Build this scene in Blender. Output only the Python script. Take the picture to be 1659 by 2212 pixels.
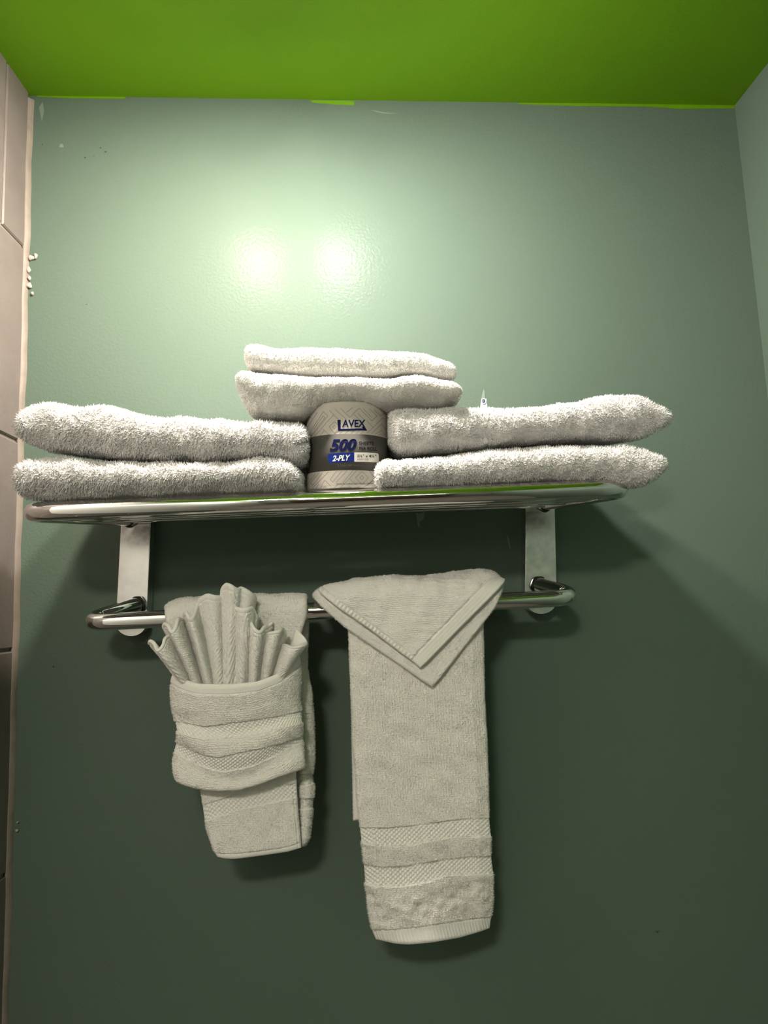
import bpy, bmesh, math, random
import numpy as np
from mathutils import Matrix, Vector

for o in list(bpy.data.objects):
    bpy.data.objects.remove(o, do_unlink=True)
scene = bpy.context.scene
COL = scene.collection
rng = np.random.default_rng(7)

# ------------------------------------------------------------------ camera
W, H, F = 1659.0, 2212.0, 1600.0
CX, CY = W / 2, H / 2
VPX, VPY, ROLL = 790.0, 1312.0, 0.036      # where the wall normal vanishes, and the camera roll
DIST = 1.10
CAM = np.array([0.0, -DIST, 1.68])


def unit(v):
    v = np.asarray(v, float)
    return v / np.linalg.norm(v)


_ey = unit([VPX - CX, VPY - CY, F])
_t = F * F / ((VPY - CY) + (VPX - CX) * ROLL)
_ez = unit([-ROLL * _t, -_t, F])
_ex = np.cross(_ey, _ez)
RC = np.array([_ex, _ey, _ez])             # camera (right, down, forward) -> world

cam_data = bpy.data.cameras.new('camera')
cam_data.sensor_fit = 'AUTO'
cam_data.sensor_width = 36.0
cam_data.lens = 36.0 * F / H
cam_data.clip_start = 0.01
cam = bpy.data.objects.new('camera', cam_data)
COL.objects.link(cam)
cols = [RC @ np.array(a, float) for a in ([1, 0, 0], [0, -1, 0], [0, 0, -1])]
M4 = Matrix.Identity(4)
for i in range(3):
    for j in range(3):
        M4[i][j] = cols[j][i]
    M4[i][3] = CAM[i]
cam.matrix_world = M4
scene.camera = cam

# ------------------------------------------------------------------ exposure, world, lights
vs = scene.view_settings
vs.view_transform = 'Standard'
vs.look = 'None'
vs.gamma = 1.0
vs.use_curve_mapping = False
vs.exposure = 0.0

world = bpy.data.worlds.new('world')
scene.world = world
world.use_nodes = True
world.node_tree.nodes['Background'].inputs[0].default_value = (0.9, 0.95, 1.0, 1)
world.node_tree.nodes['Background'].inputs[1].default_value = 0.02

BULB_WARM = dict(pos=(-0.198, -0.362, 2.400), col=(1.0, 0.87, 0.72), strength=1600.0)
BULB_COOL = dict(pos=(-0.032, -0.362, 2.400), col=(1.0, 0.95, 0.91), strength=1480.0)
BULB_R = 0.022
CUP_R, CUP_RIM = 0.034, -0.006      # added shading cup: radius, and rim height against the bulb's centre
WALL_FILL = dict(col=(1.0, 0.88, 0.72), strength=8.0)  # weak front fill, an added emitter out of view
FILL_DOME = dict(pos=(-0.30, -1.95), col=(1.0, 0.93, 0.83), strength=168.0, r=0.12)  # stronger fill added for the cloths below the shelf


# ------------------------------------------------------------------ photo pixel <-> place
def P(px, py, Y):
    """points Y metres in front of the back wall seen at pixel px,py (arrays allowed)"""
    px, py, Y = np.broadcast_arrays(np.asarray(px, float), np.asarray(py, float), np.asarray(Y, float))
    d = np.stack([(px - CX) / F, (py - CY) / F, np.ones_like(px)], -1) @ RC.T
    t = (DIST - Y) / d[..., 1]
    return CAM + d * t[..., None]


def ray(px, py):
    return np.array([(px - CX) / F, (py - CY) / F, 1.0]) @ RC.T


# ------------------------------------------------------------------ mesh helpers
def make_mesh(name, V, faces, mat=None, parent=None, smooth=True, mats=None, midx=None):
    """faces: list of (n,3) or (n,4) int arrays"""
    V = np.asarray(V, np.float32).reshape(-1, 3)
    me = bpy.data.meshes.new(name)
    faces = [np.asarray(f, np.int32) for f in faces if len(f)]
    nl = sum(f.size for f in faces)
    nf = sum(len(f) for f in faces)
    me.vertices.add(len(V))
    me.vertices.foreach_set('co', V.ravel())
    me.loops.add(nl)
    me.polygons.add(nf)
    me.loops.foreach_set('vertex_index', np.concatenate([f.ravel() for f in faces]))
    tot = np.concatenate([np.full(len(f), f.shape[1], np.int32) for f in faces])
    st = np.concatenate([[0], np.cumsum(tot)[:-1]]).astype(np.int32)
    me.polygons.foreach_set('loop_start', st)
    me.polygons.foreach_set('loop_total', tot)
    me.polygons.foreach_set('use_smooth', np.full(nf, smooth, bool))
    me.update(calc_edges=True)
    me.validate()
    if mats:
        for m in mats:
            me.materials.append(m)
        if midx is not None:
            me.polygons.foreach_set('material_index', np.asarray(midx, np.int32))
    elif mat:
        me.materials.append(mat)
    ob = bpy.data.objects.new(name, me)
    COL.objects.link(ob)
    if parent is not None:
        ob.parent = parent
    return ob


def compact(V, F_):
    used = np.unique(np.concatenate([f.ravel() for f in F_]))
    mp = np.full(len(V), -1, np.int32)
    mp[used] = np.arange(len(used))
    return V[used], [mp[f] for f in F_]


def bm_obj(name, bm, mat, parent=None, smooth=False):
    me = bpy.data.meshes.new(name)
    bmesh.ops.recalc_face_normals(bm, faces=bm.faces)
    bm.to_mesh(me)
    bm.free()
    if mat:
        me.materials.append(mat)
    for p in me.polygons:
        p.use_smooth = smooth
    ob = bpy.data.objects.new(name, me)
    COL.objects.link(ob)
    if parent is not None:
        ob.parent = parent
    return ob


def empty(name, loc):
    o = bpy.data.objects.new(name, None)
    o.empty_display_size = 0.02
    COL.objects.link(o)
    o.location = loc
    return o


def under(parent, *obs):
    """parent keeping the children where they were built (world coordinates)"""
    for o in obs:
        o.parent = parent
        o.matrix_parent_inverse = Matrix.Translation(parent.location).inverted()


def tag(o, label, cat, group=None):
    o['label'] = label
    o['category'] = cat
    if group:
        o['group'] = group
    return o


def struct(o):
    o['kind'] = 'structure'
    return o


def sines(p, scale, seed, n=7):
    """smooth pseudo noise in about [-1, 1]"""
    r = np.random.default_rng(seed)
    d = r.normal(size=(n, 3))
    d /= np.linalg.norm(d, axis=1)[:, None]
    f = r.uniform(0.6, 1.6, n) * 2 * np.pi / scale
    ph = r.uniform(0, 6.28, n)
    return np.sin((p @ d.T) * f + ph).sum(-1) / n ** 0.5 * 0.75


def smooth_interp(xs, pts, soft=0):
    """y(x) through a px polyline, softened a little"""
    pts = np.asarray(sorted(pts), float)
    y = np.interp(xs, pts[:, 0], pts[:, 1])
    if soft:
        k = np.hanning(2 * soft + 3)[1:-1]
        k /= k.sum()
        yp = np.concatenate([np.full(soft, y[0]), y, np.full(soft, y[-1])])
        y = np.convolve(yp, k, 'valid')
    return y


def catmull(P_, n):
    """n points through control points (rows), uniform Catmull-Rom"""
    P_ = np.asarray(P_, float)
    Q = np.vstack([2 * P_[0] - P_[1], P_, 2 * P_[-1] - P_[-2]])
    m = len(P_) - 1
    t = np.linspace(0, m, n)
    i = np.minimum(t.astype(int), m - 1)
    f = (t - i)[:, None]
    a, b, c, d = Q[i], Q[i + 1], Q[i + 2], Q[i + 3]
    return 0.5 * (2 * b + (c - a) * f + (2 * a - 5 * b + 4 * c - d) * f ** 2 + (3 * b - a - 3 * c + d) * f ** 3)


def tube(path, r, n=24, closed=False, caps=True):
    path = np.asarray(path, float)
    m = len(path)
    T = np.gradient(path, axis=0)
    if closed:
        T = np.roll(path, -1, 0) - np.roll(path, 1, 0)
    T /= np.linalg.norm(T, axis=1)[:, None]
    up = np.array([0, 0, 1.0])
    if abs(T[0] @ up) > 0.9:
        up = np.array([0, 1.0, 0])
    N = np.zeros_like(T)
    N[0] = unit(up - T[0] * (up @ T[0]))
    for i in range(1, m):
        v = N[i - 1] - T[i] * (N[i - 1] @ T[i])
        N[i] = unit(v)
    B = np.cross(T, N)
    a = np.linspace(0, 2 * np.pi, n, endpoint=False)
    rr = np.broadcast_to(np.asarray(r, float), (m,))
    V = path[:, None] + rr[:, None, None] * (np.cos(a)[None, :, None] * N[:, None] + np.sin(a)[None, :, None] * B[:, None])
    V = V.reshape(-1, 3)
    idx = np.arange(m * n).reshape(m, n)
    if closed:
        idx = np.vstack([idx, idx[:1]])
    q = np.stack([idx[:-1], np.roll(idx[:-1], -1, 1), np.roll(idx[1:], -1, 1), idx[1:]], -1).reshape(-1, 4)
    Fs = [q[:, ::-1]]
    if caps and not closed:
        V = np.vstack([V, path[:1], path[-1:]])
        c0, c1 = m * n, m * n + 1
        k = np.arange(n)
        Fs.append(np.stack([np.full(n, c0), k, (k + 1) % n], -1))
        e = (m - 1) * n
        Fs.append(np.stack([np.full(n, c1), e + (k + 1) % n, e + k], -1))
    return V, Fs


def merge(parts):
    Vs, Fs, off = [], [], 0
    for V, F_ in parts:
        Vs.append(V)
        Fs += [np.asarray(f) + off for f in F_]
        off += len(V)
    return np.vstack(Vs), Fs


def fillet(pts, rad, n=14):
    """polyline with rounded corners"""
    pts = [np.asarray(p, float) for p in pts]
    out = [pts[0]]
    for a, b, c in zip(pts[:-2], pts[1:-1], pts[2:]):
        p0 = b + unit(a - b) * rad
        p1 = b + unit(c - b) * rad
        for t in np.linspace(0, 1, n):
            # rational quadratic, close to a circular arc
            w = 0.75
            den = (1 - t) ** 2 + 2 * w * t * (1 - t) + t ** 2
            out.append(((1 - t) ** 2 * p0 + 2 * w * t * (1 - t) * b + t ** 2 * p1) / den)
    out.append(pts[-1])
    return np.array(out)


def densify(path, step):
    path = np.asarray(path, float)
    seg = np.linalg.norm(np.diff(path, axis=0), axis=1)
    s = np.concatenate([[0], np.cumsum(seg)])
    u = np.unique(np.concatenate([s, np.arange(0, s[-1], step)]))
    keep = np.concatenate([[True], np.diff(u) > 1e-5])
    u = u[keep]
    return np.stack([np.interp(u, s, path[:, k]) for k in range(3)], -1)


# ------------------------------------------------------------------ materials
def new_mat(name):
    m = bpy.data.materials.new(name)
    m.use_nodes = True
    nt = m.node_tree
    b = nt.nodes['Principled BSDF']
    return m, nt, b


def plain(name, col, rough=0.5, metal=0.0, spec=0.5):
    m, nt, b = new_mat(name)
    b.inputs['Base Color'].default_value = (*col, 1)
    b.inputs['Roughness'].default_value = rough
    b.inputs['Metallic'].default_value = metal
    b.inputs['Specular IOR Level'].default_value = spec
    return m


def noise_node(nt, scale, detail=2.0, rough=0.5, coord='Object'):
    tc = nt.nodes.new('ShaderNodeTexCoord')
    n = nt.nodes.new('ShaderNodeTexNoise')
    n.inputs['Scale'].default_value = scale
    n.inputs['Detail'].default_value = detail
    n.inputs['Roughness'].default_value = rough
    nt.links.new(tc.outputs[coord], n.inputs['Vector'])
    return n


def ramp(nt, src, c0, c1, p0=0.3, p1=0.7):
    r = nt.nodes.new('ShaderNodeValToRGB')
    r.color_ramp.elements[0].position = p0
    r.color_ramp.elements[1].position = p1
    r.color_ramp.elements[0].color = (*c0, 1)
    r.color_ramp.elements[1].color = (*c1, 1)
    nt.links.new(src, r.inputs[0])
    return r


def bump(nt, b, src, strength, dist):
    bp = nt.nodes.new('ShaderNodeBump')
    bp.inputs['Strength'].default_value = strength
    bp.inputs['Distance'].default_value = dist
    nt.links.new(src, bp.inputs['Height'])
    nt.links.new(bp.outputs['Normal'], b.inputs['Normal'])
    return bp


def paint(name, c0, c1, rough, spec, peel=0.25, scale=260.0):
    m, nt, b = new_mat(name)
    n = noise_node(nt, 3.0, 3.0)
    r = ramp(nt, n.outputs['Fac'], c0, c1)
    nt.links.new(r.outputs['Color'], b.inputs['Base Color'])
    b.inputs['Roughness'].default_value = rough
    b.inputs['Specular IOR Level'].default_value = spec
    n2 = noise_node(nt, scale, 1.5, 0.5)
    bump(nt, b, n2.outputs['Fac'], peel, 0.001)
    return m, b


M_WALL, _b = paint('green_wall_paint', (0.094, 0.134, 0.104), (0.100, 0.142, 0.110), 0.70, 0.22, 0.45, 230.0)
_b.inputs['Coat Weight'].default_value = 0.075
_b.inputs['Coat Roughness'].default_value = 0.24
M_WALL.node_tree.links.new(_b.inputs['Normal'].links[0].from_socket, _b.inputs['Coat Normal'])
M_CEIL, _b = paint('lime_ceiling_paint', (0.115, 0.270, 0.002), (0.122, 0.285, 0.002), 0.6, 0.25, 0.2, 260.0)
M_TILE, _nt, _b = new_mat('tile_glaze')
_n = noise_node(_nt, 14.0, 4.0, 0.6)
_r = ramp(_nt, _n.outputs['Fac'], (0.180, 0.148, 0.136), (0.220, 0.184, 0.170))
_nt.links.new(_r.outputs['Color'], _b.inputs['Base Color'])
_b.inputs['Roughness'].default_value = 0.45
_n = noise_node(_nt, 120.0, 3.0)
bump(_nt, _b, _n.outputs['Fac'], 0.3, 0.002)
M_GROUT = plain('grout', (0.30, 0.255, 0.22), 0.9)
M_CAULK, _nt, _b = new_mat('caulk')
_n = noise_node(_nt, 60.0, 3.0)
_r = ramp(_nt, _n.outputs['Fac'], (0.22, 0.18, 0.15), (0.27, 0.225, 0.19))
_nt.links.new(_r.outputs['Color'], _b.inputs['Base Color'])
_b.inputs['Roughness'].default_value = 0.55
M_FLOOR, _nt, _b = new_mat('floor_tile')
_n = noise_node(_nt, 5.0, 4.0)
_r = ramp(_nt, _n.outputs['Fac'], (0.12, 0.10, 0.085), (0.16, 0.135, 0.115))
_nt.links.new(_r.outputs['Color'], _b.inputs['Base Color'])
M_DOOR = plain('dark_door_wood', (0.035, 0.024, 0.018), 0.4)
M_BACK = plain('front_wall_paint', (0.10, 0.11, 0.09), 0.6)

M_CHROME, _nt, _b = new_mat('chrome')
_b.inputs['Base Color'].default_value = (0.80, 0.79, 0.77, 1)
_b.inputs['Metallic'].default_value = 1.0
_n = noise_node(_nt, 40.0, 3.0)
_r = ramp(_nt, _n.outputs['Fac'], (0.02, 0.02, 0.02), (0.05, 0.05, 0.05), 0.4, 0.75)
_nt.links.new(_r.outputs['Color'], _b.inputs['Roughness'])
M_PLATE, _nt, _b = new_mat('water_spotted_chrome')
_b.inputs['Metallic'].default_value = 1.0
_n = noise_node(_nt, 55.0, 6.0, 0.7)
_r = ramp(_nt, _n.outputs['Fac'], (0.64, 0.635, 0.63), (0.86, 0.85, 0.84), 0.35, 0.65)
_nt.links.new(_r.outputs['Color'], _b.inputs['Base Color'])
_r2 = ramp(_nt, _n.outputs['Fac'], (0.14, 0.14, 0.14), (0.26, 0.26, 0.26), 0.3, 0.7)
_nt.links.new(_r2.outputs['Color'], _b.inputs['Roughness'])


def towel_mat(name, c, sheen=0.25):
    m, nt, b = new_mat(name)
    n = noise_node(nt, 420.0, 2.0)
    r = ramp(nt, n.outputs['Fac'], tuple(x * 0.95 for x in c), c)
    nt.links.new(r.outputs['Color'], b.inputs['Base Color'])
    b.inputs['Roughness'].default_value = 0.9
    b.inputs['Specular IOR Level'].default_value = 0.15
    b.inputs['Sheen Weight'].default_value = sheen
    b.inputs['Sheen Roughness'].default_value = 0.4
    return m


M_BATH = towel_mat('white_bath_terry', (0.82, 0.805, 0.79))
M_SHELF = towel_mat('white_shelf_terry', (0.82, 0.805, 0.77))  # wash terry copy, darkened to offset the bulbs' direct light
M_TERRY = towel_mat('white_hand_terry', (0.86, 0.835, 0.78))
M_WASH = towel_mat('white_wash_terry', (0.87, 0.85, 0.80))
M_HEM = towel_mat('white_woven_hem', (0.86, 0.84, 0.79), 0.1)
M_PAPER = plain('printed_wrapper_paper', (0.46, 0.425, 0.385), 0.7, 0, 0.15)
M_TISSUE = plain('white_tissue', (0.8, 0.79, 0.77), 0.9)
M_BAND = plain('grey_label_band', (0.085, 0.080, 0.073), 0.8, 0, 0.05)
M_NAVY = plain('navy_print', (0.008, 0.011, 0.060), 0.8, 0, 0.05)
M_BLUE = plain('blue_print', (0.008, 0.024, 0.17), 0.8, 0, 0.05)
M_BLACK = plain('dark_print', (0.012, 0.013, 0.025), 0.7, 0, 0.12)
M_GREYPRINT = plain('grey_print', (0.06, 0.055, 0.05), 0.6)
M_LINE = plain('pattern_line_print', (0.11, 0.095, 0.08), 0.6)
M_WHITEPRINT = plain('white_print', (0.68, 0.65, 0.6), 0.5)
M_SCUFF = plain('scuffed_plaster', (0.17, 0.22, 0.185), 0.6)
M_CHIP = plain('loose_plaster_crumbs', (0.46, 0.40, 0.34), 0.8)
M_ANCHOR = plain('pale_plastic_anchor', (0.45, 0.50, 0.50), 0.4)
M_DARKSPOT = plain('dark_speck', (0.03, 0.035, 0.03), 0.7)
M_FIX = plain('white_enamel', (0.75, 0.74, 0.72), 0.35)


def emit_mat(name, col, s):
    m = bpy.data.materials.new(name)
    m.use_nodes = True
    nt = m.node_tree
    nt.nodes.clear()
    e = nt.nodes.new('ShaderNodeEmission')
    e.inputs['Color'].default_value = (*col, 1)
    e.inputs['Strength'].default_value = s
    o = nt.nodes.new('ShaderNodeOutputMaterial')
    nt.links.new(e.outputs[0], o.inputs[0])
    return m


# ------------------------------------------------------------------ room shell
def quad_prism(name, pts, off, mat, parent=None):
    """closed slab from a polygon (list of 3d points) pushed by the vector off"""
    bm = bmesh.new()
    a = [bm.verts.new(p) for p in pts]
    b = [bm.verts.new(np.asarray(p) + np.asarray(off)) for p in pts]
    bm.faces.new(a)
    bm.faces.new(b[::-1])
    n = len(pts)
    for i in range(n):
        bm.faces.new([a[i], a[(i + 1) % n], b[(i + 1) % n], b[i]])
    return bm_obj(name, bm, mat, parent)


def line_at_z(p, q, z):
    t = (z - p[2]) / (q[2] - p[2])
    return p + (q - p) * t


LT, LB = P(72, 207, 0), P(17, 2212, 0)              # left corner of the green wall
RT, RB = P(1587, 228, 0), P(1657, 837, 0)           # right corner
RB = RT + (RB - RT) * np.array([0.85, 1, 1])
TILE_T, TILE_B = P(65, 207, 0), P(10, 2212, 0)      # face of the tiled wall where it meets the green wall
ROOM_Y = -3.0
ZC_L, ZC_R = LT[2], RT[2]
CEIL_TILT = 0.03                                    # the ceiling falls a little towards the room


def ceil_z(x, y):
    t = (x - LT[0]) / (RT[0] - LT[0])
    return ZC_L + (ZC_R - ZC_L) * t + CEIL_TILT * y


def xl(z):
    return line_at_z(TILE_T, TILE_B, z)[0]


def xr(z):
    return line_at_z(RT, RB, z)[0]


wl = [(-1.0, 0, 0), (1.1, 0, 0), (1.1, 0, 2.6), (-1.0, 0, 2.6)]
wall_back = struct(quad_prism('wall_back', wl, (0, 0.08, 0), M_WALL))
pr = [(xr(-0.0), 0.0, 0.0), (xr(2.7), 0.0, 2.7), (xr(2.7) + 0.02, ROOM_Y, 2.7), (xr(0) + 0.02, ROOM_Y, 0.0)]
wall_right = struct(quad_prism('wall_right', pr, (0.08, 0, 0), M_WALL))
cpts = [(x, y, ceil_z(x, y)) for x, y in ((-1.0, 0.0), (1.1, 0.0), (1.1, ROOM_Y), (-1.0, ROOM_Y))]
ceiling = struct(quad_prism('ceiling', cpts, (0, 0, 0.08), M_CEIL))
floor = struct(quad_prism('floor', [(-1.0, 0, 0), (1.1, 0, 0), (1.1, ROOM_Y, 0), (-1.0, ROOM_Y, 0)], (0, 0, -0.08), M_FLOOR))
wall_front = struct(quad_prism('wall_front', [(-1.0, ROOM_Y, 0), (1.1, ROOM_Y, 0), (1.1, ROOM_Y, 2.6), (-1.0, ROOM_Y, 2.6)], (0, -0.08, 0), M_BACK))
# a closed dark door in the wall behind the photographer
door = struct(quad_prism('door_1', [(-0.35, ROOM_Y + 0.03, 0.0), (0.45, ROOM_Y + 0.03, 0.0), (0.45, ROOM_Y + 0.03, 2.03), (-0.35, ROOM_Y + 0.03, 2.03)], (0, -0.03, 0), M_DOOR))
V, Fq = tube([(0.37, ROOM_Y + 0.03, 1.0), (0.37, ROOM_Y + 0.075, 1.0), (0.27, ROOM_Y + 0.08, 1.0)], 0.01, 12)
make_mesh('door_handle', V, Fq, M_CHROME, door)

# tiled wall on the left: bevelled tiles over a grout bed, all one wall
TH = 0.3055
z_ref = P(37, 1403, 0)[2]
tile_parts, grout_parts = [], []


def tile_block(y0, y1, z0, z1, g=0.0022, bev=0.002, depth=0.006):
    vs_, fs_ = [], []
    rings = [(g, -depth), (g, -bev), (g + bev, 0.0)]
    for e, dx in rings:
        for (y, z) in ((y0 + e, z0 + e), (y1 - e, z0 + e), (y1 - e, z1 - e), (y0 + e, z1 - e)):
            vs_.append((xl(z) + dx, -y, z))
    for k in range(2):
        for i in range(4):
            a, b = k * 4 + i, k * 4 + (i + 1) % 4
            fs_.append((a, b, b + 4, a + 4))
    fs_.append((8, 9, 10, 11))
    return np.array(vs_), [np.array(fs_)]


TILE_END = 0.50         # the tiles stop here; unseen white wall beyond, added to brighten the chrome reflections
rows = range(-6, 4)
for r_ in rows:
    z0 = z_ref + r_ * TH
    z1 = min(z0 + TH, 2.62)
    z0 = max(z0, 0.0)
    if z1 <= z0 + 0.02:
        continue
    top_row = r_ == 2 or r_ == 3
    y0 = 0.0
    y1 = 0.075 if (r_ % 2 == 0) else 0.075 + TH / 2
    if r_ == 2 + 0:
        pass
    while y0 < TILE_END:
        tile_parts.append(tile_block(y0 + (0.003 if y0 == 0 else 0), min(y1, TILE_END), z0, z1))
        y0, y1 = y1, y1 + TH
V, Fq = merge(tile_parts)
nt_ = sum(len(f) for f in Fq)
bedV = np.array([(xl(0) - 0.0035, 0, 0), (xl(2.62) - 0.0035, 0, 2.62), (xl(2.62) - 0.0035, ROOM_Y, 2.62), (xl(0) - 0.0035, ROOM_Y, 0),
                 (xl(0) - 0.09, 0, 0), (xl(2.62) - 0.09, 0, 2.62), (xl(2.62) - 0.09, ROOM_Y, 2.62), (xl(0) - 0.09, ROOM_Y, 0)])
bedF = np.array([(0, 1, 2, 3), (7, 6, 5, 4), (0, 4, 5, 1), (1, 5, 6, 2), (2, 6, 7, 3), (3, 7, 4, 0)])
V, Fq = merge([(V, Fq), (bedV, [bedF])])
pV = np.array([(xl(z) + dx, y, z) for dx in (0.001, -0.003) for y, z in ((-TILE_END - 0.001, 0), (-TILE_END - 0.001, 2.62), (ROOM_Y, 2.62), (ROOM_Y, 0))])
V, Fq = merge([(V, Fq), (pV, [np.array([(0, 1, 2, 3), (7, 6, 5, 4), (0, 4, 5, 1), (1, 5, 6, 2), (2, 6, 7, 3), (3, 7, 4, 0)])])])
M_BOUNCE, _b = paint('white_bounce_paint', (0.70, 0.68, 0.65), (0.74, 0.72, 0.69), 0.5, 0.3, 0.15, 260.0)  # unseen white stretch put in for the left bracket to reflect
wall_left = struct(make_mesh('wall_left', V, Fq, smooth=False, mats=[M_TILE, M_GROUT, M_BOUNCE], midx=[0] * nt_ + [1] * 6 + [2] * 6))

# caulk bead in the corner
zs = np.linspace(0.0, 2.5, 120)
cv = []
for z in zs:
    wob = 0.0007 * math.sin(z * 31) + 0.0005 * math.sin(z * 83 + 1)
    x0 = xl(z)
    x1 = line_at_z(LT, LB, z)[0] + 0.001 + wob
    cv.append([(x0 - 0.002, -0.0085 + wob, z), (x0 + 0.0015, -0.0075 + wob, z), ((x0 + x1) / 2 + 0.0008, -0.0032 + wob * .5, z), (x1, -0.0006, z), (x1, 0.001, z), (x0 - 0.002, 0.001, z)])
cv = np.array(cv)
m_, k_ = cv.shape[:2]
idx = np.arange(m_ * k_).reshape(m_, k_)
q = np.stack([idx[:-1], np.roll(idx[:-1], -1, 1), np.roll(idx[1:], -1, 1), idx[1:]], -1).reshape(-1, 4)
caulk = struct(make_mesh('trim_1', cv.reshape(-1, 3), [q], M_CAULK))


def blob(px, py, Y, sx, sz, sy, seed, n=9):
    """small irregular lump lying on the wall"""
    bm = bmesh.new()
    bmesh.ops.create_icosphere(bm, subdivisions=2, radius=1)
    r = np.random.default_rng(seed)
    ph = r.uniform(0, 6, 4)
    c = P(px, py, Y)
    for v in bm.verts:
        k = 1 + 0.25 * math.sin(3 * v.co.x + ph[0]) + 0.2 * math.sin(4 * v.co.z + ph[1])
        v.co = Vector((c[0] + v.co.x * sx * k, c[1] + v.co.y * sy, c[2] + v.co.z * sz * k))
    return bm


PXM = 1 / 1455.0
for i, (px, py, sx, sz) in enumerate([(68, 557, 6, 8), (78, 553, 4, 6), (62, 583, 6, 8), (63, 601, 4, 6), (62, 617, 6, 7), (70, 634, 2.5, 4), (39, 1776, 2.2, 2.2), (37, 1794, 3, 3)]):
    bm = blob(px, py, 0.002, sx * PXM, sz * PXM, 0.003, i)
    o = bm_obj('plaster_crumb', bm, M_CHIP, caulk, True)
for i, (px, py, s) in enumerate([(91, 312, 1.3), (217, 319, 1.8), (228, 328, 2.2), (184, 340, 2), (203, 338, 1.1), (116, 1440, 2), (1420, 2013, 2.5), (187, 657, 1.2)]):
    bm = blob(px, py, 0.0, s * PXM, s * PXM, 0.0004, 40 + i)
    bm_obj('dark_speck', bm, M_DARKSPOT, wall_back, True)


def wall_patch(name, poly, mat, lift=0.0005):
    pts = [P(x, y, lift) for x, y in poly]
    return quad_prism(name, pts, (0, lift, 0), mat, wall_back)


bm = blob(132, 315, 0.0, 4.5 * PXM, 6 * PXM, 0.0005, 77)
bm_obj('scuff_mark', bm, M_SCUFF, wall_back, True)
wall_patch('scuff_mark', [(897, 1106), (905, 1110), (918, 1106), (915, 1122), (906, 1126), (907, 1140), (902, 1135), (901, 1120)], M_SCUFF)
wall_patch('scuff_mark', [(1094, 1155), (1099, 1163), (1103, 1185), (1101, 1184), (1097, 1168)], M_SCUFF)
wall_patch('scuff_mark', [(800, 237), (830, 243), (862, 245), (830, 245), (812, 241)], M_SCUFF)
wall_patch('scuff_mark', [(84, 232), (92, 220), (95, 240), (90, 262), (88, 250)], M_SCUFF)

# torn paint and plastic screw anchor above the right towels
anchor = wall_patch('torn_paint', [(1045, 840), (1047, 846), (1048, 861), (1040, 861), (1042, 850)], M_SCUFF, 0.0008)
wall_patch('torn_paint', [(1040, 861), (1051, 861), (1053, 882), (1037, 882)], M_ANCHOR, 0.0008)
c = P(1045, 867, 0.001)
a = np.linspace(0, 2 * np.pi, 28, endpoint=False)
V, Fq = tube(np.stack([c[0] + 0.0032 * np.cos(a), np.full(28, c[1]), c[2] + 0.0040 * np.sin(a)], -1), 0.0009, 10, closed=True)
make_mesh('screw_anchor', V, Fq, M_ANCHOR, wall_back)
bm = blob(1045, 867, 0.0006, 0.0024, 0.003, 0.0008, 5)
bm_obj('screw_head', bm, plain('dull_screw_steel', (0.12, 0.13, 0.2), 0.4, 0.8), wall_back, True)

# lime ceiling paint run over onto the wall
for poly in ([(1120, 222), (1300, 223), (1590, 226), (1586, 234), (1470, 235), (1390, 230), (1250, 229), (1120, 225)],
             [(672, 216), (765, 218), (765, 227), (730, 226), (672, 221)], [(80, 206), (270, 208), (270, 213), (160, 212), (80, 209)]):
    under(ceiling, quad_prism('paint_overlap', [P(x, y, 0.0006) for x, y in poly], (0, 0.0005, 0), M_CEIL))

# ------------------------------------------------------------------ ceiling lamp with two bare bulbs (just outside the photo)
lx = (BULB_WARM['pos'][0] + BULB_COOL['pos'][0]) / 2
ly = BULB_WARM['pos'][1]
lamp_top = ceil_z(lx, ly)
lamp = empty('ceiling_light', (lx, ly, lamp_top))
tag(lamp, 'ceiling lamp with two bare bulbs, overhead in front of the green wall', 'lamp')
bm = bmesh.new()
bmesh.ops.create_cone(bm, cap_ends=True, segments=40, radius1=0.020, radius2=0.028, depth=0.02)
bmesh.ops.translate(bm, verts=bm.verts, vec=(lx, ly, lamp_top - 0.012))
under(lamp, bm_obj('canopy', bm, M_FIX))
for b_ in (BULB_WARM, BULB_COOL):
    p = np.array(b_['pos'])
    s = 1 if p[0] > lx else -1
    V, Fq = tube([(lx + s * 0.012, ly, lamp_top - 0.02), (p[0] - s * BULB_R * 1.0, ly, p[2])], [0.009, 0.011], 16)
    sock = make_mesh('socket', V, Fq, M_FIX)
    bm = bmesh.new()
    bmesh.ops.create_icosphere(bm, subdivisions=3, radius=BULB_R)
    bmesh.ops.translate(bm, verts=bm.verts, vec=p)
    bl = bm_obj('bulb', bm, emit_mat('bulb_glow', b_['col'], b_['strength']), None, True)
    # added white cup over each bulb, open below, keeps direct light off the ceiling
    cu_prof = [(CUP_R, CUP_RIM), (CUP_R * 0.96, 0.012), (CUP_R * 0.7, 0.024), (0.010, 0.029), (0.010, 0.031), (CUP_R * 0.73, 0.0265), (CUP_R + 0.0015, 0.013), (CUP_R + 0.0015, CUP_RIM)]
    kN = 40
    cvv = np.array([[p[0] + r_ * math.cos(2 * math.pi * k / kN), p[1] + r_ * math.sin(2 * math.pi * k / kN), p[2] + z_] for r_, z_ in cu_prof for k in range(kN)])
    ci = np.arange(len(cu_prof) * kN).reshape(-1, kN)
    cn = np.roll(ci, -1, 0)
    cq = np.stack([ci, np.roll(ci, -1, 1), np.roll(cn, -1, 1), cn], -1).reshape(-1, 4)
    under(lamp, sock, bl, make_mesh('shading_cup', cvv, [cq], M_FIX))

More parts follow.
